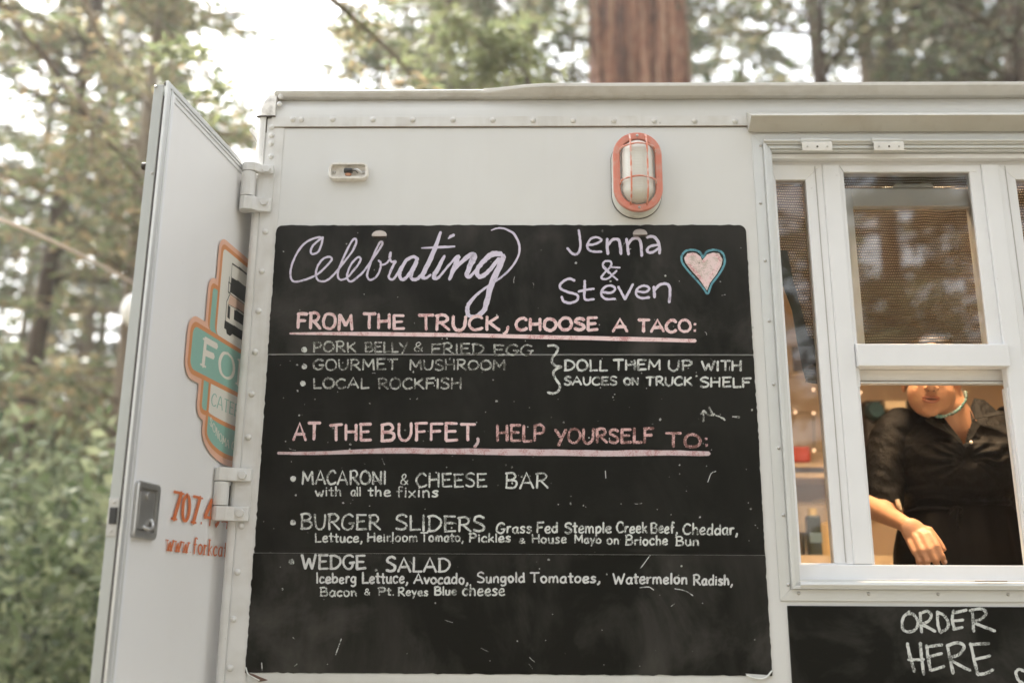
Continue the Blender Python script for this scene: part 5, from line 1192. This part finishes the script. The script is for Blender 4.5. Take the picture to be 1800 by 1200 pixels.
def leaves(C_, D, L, W_, r):
    """quads at centres C_ with length directions D"""
    n = len(C_); D = D/np.linalg.norm(D, axis=1, keepdims=True)
    rnd = r.normal(size=(n, 3)); S = np.cross(D, rnd); S /= np.linalg.norm(S, axis=1, keepdims=True)
    a = C_-D*L[:, None]*.5; c = C_+D*L[:, None]*.5; w = S*W_[:, None]*.5
    V = np.stack([a, C_-w-D*L[:, None]*.08, c, C_+w-D*L[:, None]*.08], 1).reshape(-1, 3)
    return V, np.arange(4*n).reshape(n, 4)
def crown(base, H, hb, R0, nb, nl, r, L=.16, W_=.06, droop=.25, azr=None, spread=.30):
    """branches off a trunk; returns leaf V,F and branch list"""
    u = r.random(nb); z_ = hb+(H-hb)*u; Rr = R0*(1-u)**.6*r.uniform(.55, 1.1, nb)+.3
    az = r.uniform(*(azr or (0, 2*np.pi)), nb); tt = r.random((nb, nl))**.6
    d = np.stack([np.cos(az), np.sin(az)], 1)
    rad = Rr[:, None]*(.15+.85*tt)
    X = d[:, None, 0]*rad; Y = d[:, None, 1]*rad; Z = z_[:, None]+.25*rad-droop*rad**1.4
    sp = spread*(.35+rad*.35)*(1.1-tt*.6); off = r.normal(size=(nb, nl, 3))*sp[..., None]*np.array([1, 1, .45])
    C_ = np.stack([X, Y, Z], -1)+off; C_ = C_.reshape(-1, 3)+np.array(base)
    D = (np.stack([np.repeat(d[:, None, 0], nl, 1), np.repeat(d[:, None, 1], nl, 1), np.full((nb, nl), -.35)], -1)+off/sp[..., None]*.7).reshape(-1, 3)
    n = len(C_); V, F = leaves(C_, D, L*r.uniform(.6, 1.4, n), W_*r.uniform(.6, 1.4, n), r)
    br = []
    for i in range(nb):
        p = [np.array(base)+np.array([d[i, 0]*q*Rr[i], d[i, 1]*q*Rr[i], z_[i]+.25*q*Rr[i]-droop*(q*Rr[i])**1.4]) for q in (0, .35, .7, .95)]
        br.append((p, .012+.012*Rr[i]))
    return V, F, br
def tubes_np(paths, seg=5):
    Vs = []; Fs = []; n = 0
    for pts, r0 in paths:
        m_ = len(pts); rr = r0 if hasattr(r0, '__len__') else [r0*(1-.75*i/(m_-1)) for i in range(m_)]
        for i, p in enumerate(pts):
            d = np.array(pts[min(i+1, m_-1)])-np.array(pts[max(i-1, 0)]); d = d/np.linalg.norm(d)
            a = np.cross(d, [0, 0, 1.]) if abs(d[2]) < .95 else np.cross(d, [0, 1., 0]); a /= np.linalg.norm(a); b = np.cross(d, a)
            for k in range(seg): t = 2*np.pi*k/seg; Vs.append(np.array(p)+(a*np.cos(t)+b*np.sin(t))*rr[i])
        for i in range(m_-1):
            for k in range(seg): Fs.append((n+i*seg+k, n+i*seg+(k+1) % seg, n+(i+1)*seg+(k+1) % seg, n+(i+1)*seg+k))
        n += m_*seg
    return np.array(Vs), np.array(Fs)
def trunkpath(x, y, H, r, lean=(0, 0), n=9):
    z0 = float(hgt(x, y))-.1; ph = r.uniform(0, 6)
    return [np.array([x+lean[0]*t*H+.12*math.sin(ph+t*5)*t, y+lean[1]*t*H, z0+t*H]) for t in np.linspace(0, 1, n)]
def A2(px, dist):
    """ground spot whose upright axis is seen near column px, dist metres from the camera"""
    az = math.atan((px-900)/FPX)-R(YAW); return CAM.x+dist*math.sin(az), CAM.y+dist*math.cos(az)

# the big redwood
x, y = A2(1147, 11.6); RT = empty('redwood_tree', (x, y, float(hgt(x, y)))); tag(RT, 'massive reddish redwood trunk rising behind the truck roof', 'tree')
nu_, nz_ = 220, 90; th = np.linspace(0, 2*np.pi, nu_, endpoint=False); zz_ = np.linspace(-.3, 17, nz_)
V = []
for z0 in zz_:
    R0 = .71*(1+.35*math.exp(-max(z0, 0)/1.2))*(1-z0*.014)
    for t in th:
        v = Vector((math.cos(t)*7.5, math.sin(t)*7.5, z0*.30)); f_ = mn.noise(v*1.1); g2 = 1-abs(mn.noise(Vector((math.cos(t)*11, math.sin(t)*11, z0*.22+4))))*2
        rd = R0+.06*f_-.085*max(0, g2-.5)*2+.03*mn.noise(v*2.6); V.append((x+rd*math.cos(t), y+rd*math.sin(t), float(hgt(x, y))+z0))
ii = np.arange(nu_*nz_).reshape(nz_, nu_); F = np.stack([ii[:-1], np.roll(ii[:-1], -1, 1), np.roll(ii[1:], -1, 1), ii[1:]], -1).reshape(-1, 4)
npmesh('trunk', V, F, BK_RED, RT, RT.location, True)
V, F, br = crown((x, y, float(hgt(x, y))), 20, 12.5, 3.2, 60, 90, rng); npmesh('crown', V, F, LF1, RT, RT.location)

def tree(name, label, px, dist, H, hb, R0, rad, bark, leaf, nb, nl, lean=(0, 0), L=.16, W_=.06, droop=.2, seed=1, group=None, spread=.3, azr=None):
    r = np.random.default_rng(seed); x, y = A2(px, dist); z0 = float(hgt(x, y))
    t = empty(name, (x, y, z0)); tag(t, label, 'tree', group)
    tp = trunkpath(x, y, H, r, lean)
    V, F = tubes_np([(tp, [rad*(1-.6*i/8) for i in range(9)])], 14); npmesh('trunk', V, F, bark, t, t.location, True)
    V, F, br = crown((x+lean[0]*H*.6, y+lean[1]*H*.6, z0), H, hb, R0, nb, nl, r, L, W_, droop, azr, spread)
    npmesh('crown', V, F, leaf, t, t.location)
    V, F = tubes_np(br, 4); npmesh('limbs', V, F, bark, t, t.location, True)['kind'] = 'stuff'
    return t
tree('oak_tree', 'dark trunk just right of the big redwood, behind the roof', 1495, 12.5, 12, 5.2, 2.6, .16, BK_DARK, LF1, 46, 75, seed=3, lean=(.01, 0))
tree('oak_tree', 'pale grey-brown trunk, second to the right of the big redwood', 1588, 14.5, 14, 7.5, 2.8, .18, BK_GREY, LF2, 40, 75, seed=4)
tree('oak_tree', 'dark leaning trunk at the right edge above the serving window', 1902, 12.0, 12, 4.6, 2.6, .20, BK_DARK, LF1, 60, 75, seed=5, lean=(-.02, 0))
tree('bay_tree', 'slender dark trunk with pale foliage at the far left', 25, 13.0, 12, 4.6, 2.2, .13, BK_DARK, LF2, 80, 95, seed=6, lean=(.03, 0), L=.13, W_=.06)
tree('bay_tree', 'pale leafed tree standing behind the open rear door', 205, 10.5, 10.5, 2.4, 1.4, .10, BK_GREY, LF2, 80, 80, seed=8, L=.12, W_=.05)
tree('fir_tree', 'feathery green tree between the sky gap and the redwood', 760, 11.0, 12.5, 5.5, 1.5, .12, BK_DARK, LF1, 80, 95, seed=9, L=.18, W_=.05)
tree('fir_tree', 'olive green tree tucked against the left of the redwood', 925, 13.5, 13, 6, 2.2, .13, BK_DARK, LF1, 80, 95, seed=10, L=.18, W_=.05)
tree('fir_tree', 'dense green tree at the right edge of the forest', 1650, 14.5, 14, 5, 3.0, .15, BK_DARK, LF1, 110, 100, seed=12, L=.18, W_=.06)

# forest that reads as one mass: behind the truck, and a second one behind the photographer
def forest(name, spots, leaf, bark, label, seed, nb=60, nl=80, L=.22, W_=.09):
    r = np.random.default_rng(seed); Vs = []; Fs = []; n = 0; paths = []
    for x, y, H, hb, R0 in spots:
        z0 = float(hgt(x, y)); V, F, br = crown((x, y, z0), H, hb, R0, nb, nl, r, L, W_, .2); Vs.append(V); Fs.append(F+n); n += len(V)
        tp = trunkpath(x, y, H, r); paths.append((tp, [r.uniform(.10, .24)*(1-.6*i/8) for i in range(9)])); paths += br[::2]
    o = npmesh(name, np.concatenate(Vs), np.concatenate(Fs), leaf); tag(o, label, 'forest', kind='stuff')
    V, F = tubes_np(paths, 4); o2 = npmesh(name+'_trunks', V, F, bark, None, smooth=True); tag(o2, label+', bare trunks and limbs', 'forest', kind='stuff'); return o
r = np.random.default_rng(21); sp = []
for i in range(46):
    px = r.uniform(-350, 2300); dist = r.uniform(17, 34)
    H = r.uniform(16, 24); hb = 2.5
    if 370 < px < 560: continue
    if 300 < px < 640: H = r.uniform(.38, .46)*dist; hb = 1.5
    if px < 300 and r.random() < .15: continue           # low crowns where the sky is open
    if 1200 < px < 1420 and r.random() < .6: continue
    x, y = A2(px, dist); sp.append((x, y, H, hb, r.uniform(2.6, 3.8)))
forest('far_forest', sp, LF1, BK_GREY, 'hazy redwood forest filling the background beyond the truck', 22, 75, 85, .26, .10)
sp = []
for i in range(42):
    a = r.uniform(-1.45, 1.45); dist = r.uniform(10, 22); sp.append((CAM.x+dist*math.sin(a), CAM.y-1-dist*math.cos(a), r.uniform(13, 22), 2.2, r.uniform(2.4, 3.6)))
forest('clearing_forest', sp, LF1, BK_DARK, 'trees across the clearing, mirrored in the window glass', 23, 50, 70, .28, .12)

# understory shrubs on the bank at the left
def bushes(name, label, n, pxr, dr_, hr, dens, leaf, seed, L=.075, W_=.045):
    r = np.random.default_rng(seed); Cs = []
    for i in range(n):
        px = r.uniform(*pxr); dist = r.uniform(*dr_); x, y = A2(px, dist); z0 = float(hgt(x, y)); h = r.uniform(*hr); rad = r.uniform(.35, .75)
        for j in range(int(h/.35)+1):
            c = np.array([x, y, z0+.15+j*.33])+r.normal(size=3)*.16; m_ = int(dens*rad); v = r.normal(size=(m_, 3)); v /= np.linalg.norm(v, axis=1, keepdims=True); Cs.append(c+v*rad*(r.random((m_, 1))**.4)*np.array([1, 1, .62]))
    C_ = np.concatenate(Cs); D = r.normal(size=C_.shape)+np.array([0, 0, .2]); V, F = leaves(C_, D, L*r.uniform(.5, 1.6, len(C_)), W_*r.uniform(.5, 1.5, len(C_)), r)
    o = npmesh(name, V, F, leaf); tag(o, label, 'shrubs', kind='stuff'); return o
bushes('undergrowth', 'thick green undergrowth on the bank left of the door', 85, (-260, 330), (6.5, 12.5), (.9, 2.9), 130, LF3, 31, .088, .055)
bushes('hillside_scrub', 'paler scrub climbing the hill behind the undergrowth', 150, (-500, 700), (13, 22), (1.5, 3.8), 150, LF2, 32, .13, .08)
bushes('hillside_scrub', 'low scrub far behind the truck to the right', 110, (700, 2500), (13, 24), (1.5, 3.5), 110, LF3, 33, .15, .09)

# near branches, slightly out of focus
def branch(name, label, pts, rad, leaf, nl, Y, seed, L=.10, W_=.018, twigs=14, bark=BK_GREY, tw=.35):
    r = np.random.default_rng(seed); W3 = [P(a, b_, Y+c_) for a, b_, c_ in pts]; path = catmull(W3, 5)
    o = empty(name, path[-1]); tag(o, label, 'branch')
    V, F = tubes_np([([np.array(q) for q in path], rad)], 8); paths = []; Cs = []; Ds = []
    for i in range(twigs):
        k = r.integers(2, len(path)-1); q = np.array(path[k]); d = r.normal(size=3)*np.array([1, .8, .4])+np.array([0, 0, -.35]); d /= np.linalg.norm(d); l_ = tw*r.uniform(.5, 1.3)
        tp = [q, q+d*l_*.5, q+d*l_+np.array([0, 0, -.06])]; paths.append((tp, rad*.25)); t = r.random(nl); c = q+d*(t[:, None]*l_); side = np.cross(d, [0, 0, 1.]); side /= np.linalg.norm(side)+1e-6
        sg = np.sign(r.normal(size=nl))[:, None]; dd = d*.6+side*sg+r.normal(size=(nl, 3))*.25; Cs.append(c+dd*L*.4); Ds.append(dd)
    V2_, F2_ = tubes_np(paths, 5); npmesh('branch_wood', np.concatenate([V, V2_]), np.concatenate([F, F2_+len(V)]), bark, o, o.location, True) if F.shape[1] == F2_.shape[1] else None
    if nl:
        C_ = np.concatenate(Cs); V, F = leaves(C_, np.concatenate(Ds), L*r.uniform(.7, 1.3, len(C_)), W_*r.uniform(.7, 1.3, len(C_)), r); npmesh('branch_leaves', V, F, leaf, o, o.location)
    return o
branch('tree_branch', 'bare dark branch sloping across the top left corner', [(-30, -30, 0), (60, 75, .3), (150, 200, .5), (235, 300, .8), (300, 390, 1.0)], .034, LF2, 20, 3.2, 41, bark=BK_DARK)
branch('tree_branch', 'orange-lit thin branch at the top left, right of the dark one', [(140, -20, 0), (175, 60, .2), (205, 105, .3), (245, 145, .5)], .022, LF2, 16, 3.6, 42)
branch('tree_branch', 'crooked twiggy branch hanging above the rear door', [(90, 120, .4), (130, 165, 0), (155, 200, 0), (162, 250, .1), (150, 300, .2)], .02, LF2, 18, 3.4, 43)
branch('fir_branch', 'dark branch crossing the pale gap above the roof', [(560, -20, 0), (620, 30, .2), (680, 85, .3), (740, 150, .5), (790, 220, .6)], .022, LF2, 26, 3.0, 44, bark=BK_DARK, L=.12, W_=.016, twigs=20)
LF4 = leafmat('fresh yellow-green sprays', [(.12, .15, .07), (.19, .21, .10), (.17, .17, .09)], .5)
branch('fir_branch', 'yellow-green feathery spray drooping over the roof edge', [(760, -30, 0), (800, 30, .1), (850, 80, .1), (900, 125, .2)], .008, LF4, 46, 3.4, 45, L=.13, W_=.02, twigs=26, tw=.45)
branch('fir_branch', 'fresh leafy spray hanging in the sky gap over the door', [(300, 60, 0), (350, 110, .1), (385, 160, .1), (400, 200, .1)], .007, LF4, 16, 2.8, 46, L=.12, W_=.026, twigs=12, tw=.3)

# string light cable with a paper lantern beyond the door
m = plain('pale cable sheath', (.62, .50, .40), .5)
cb = empty('festoon_cable', P(130, 440, 3.0)); tag(cb, 'pale festoon cable crossing the woods at the far left', 'cable')
cpts = catmull([P(-60, 360, 2.0), P(0, 385, 2.2), P(60, 410, 2.5), P(130, 442, 3.0), P(180, 468, 3.8), P(250, 505, 4.6)], 4)
MB().tube(cpts, .010, 8).build('cable_run', m, cb, smooth=True)
q = P(238, 545, 4.6)
ln = empty('paper_lantern', q+Vector((0, 0, -.13))); tag(ln, 'round white paper lantern half hidden behind the rear door', 'lantern')
MB().ell(q, (.10, .10, .125), nu=24, nv=16).build('lantern_shade', plain('white lantern paper', (.82, .80, .76), .7, var=.05), ln, smooth=True); MB().tube([q+Vector((0, 0, .12)), P(250, 505, 4.6)], .004, 6).build('lantern_hook', M['black'], ln)

for o in bpy.data.objects:
    if '_w' in o: del o['_w']
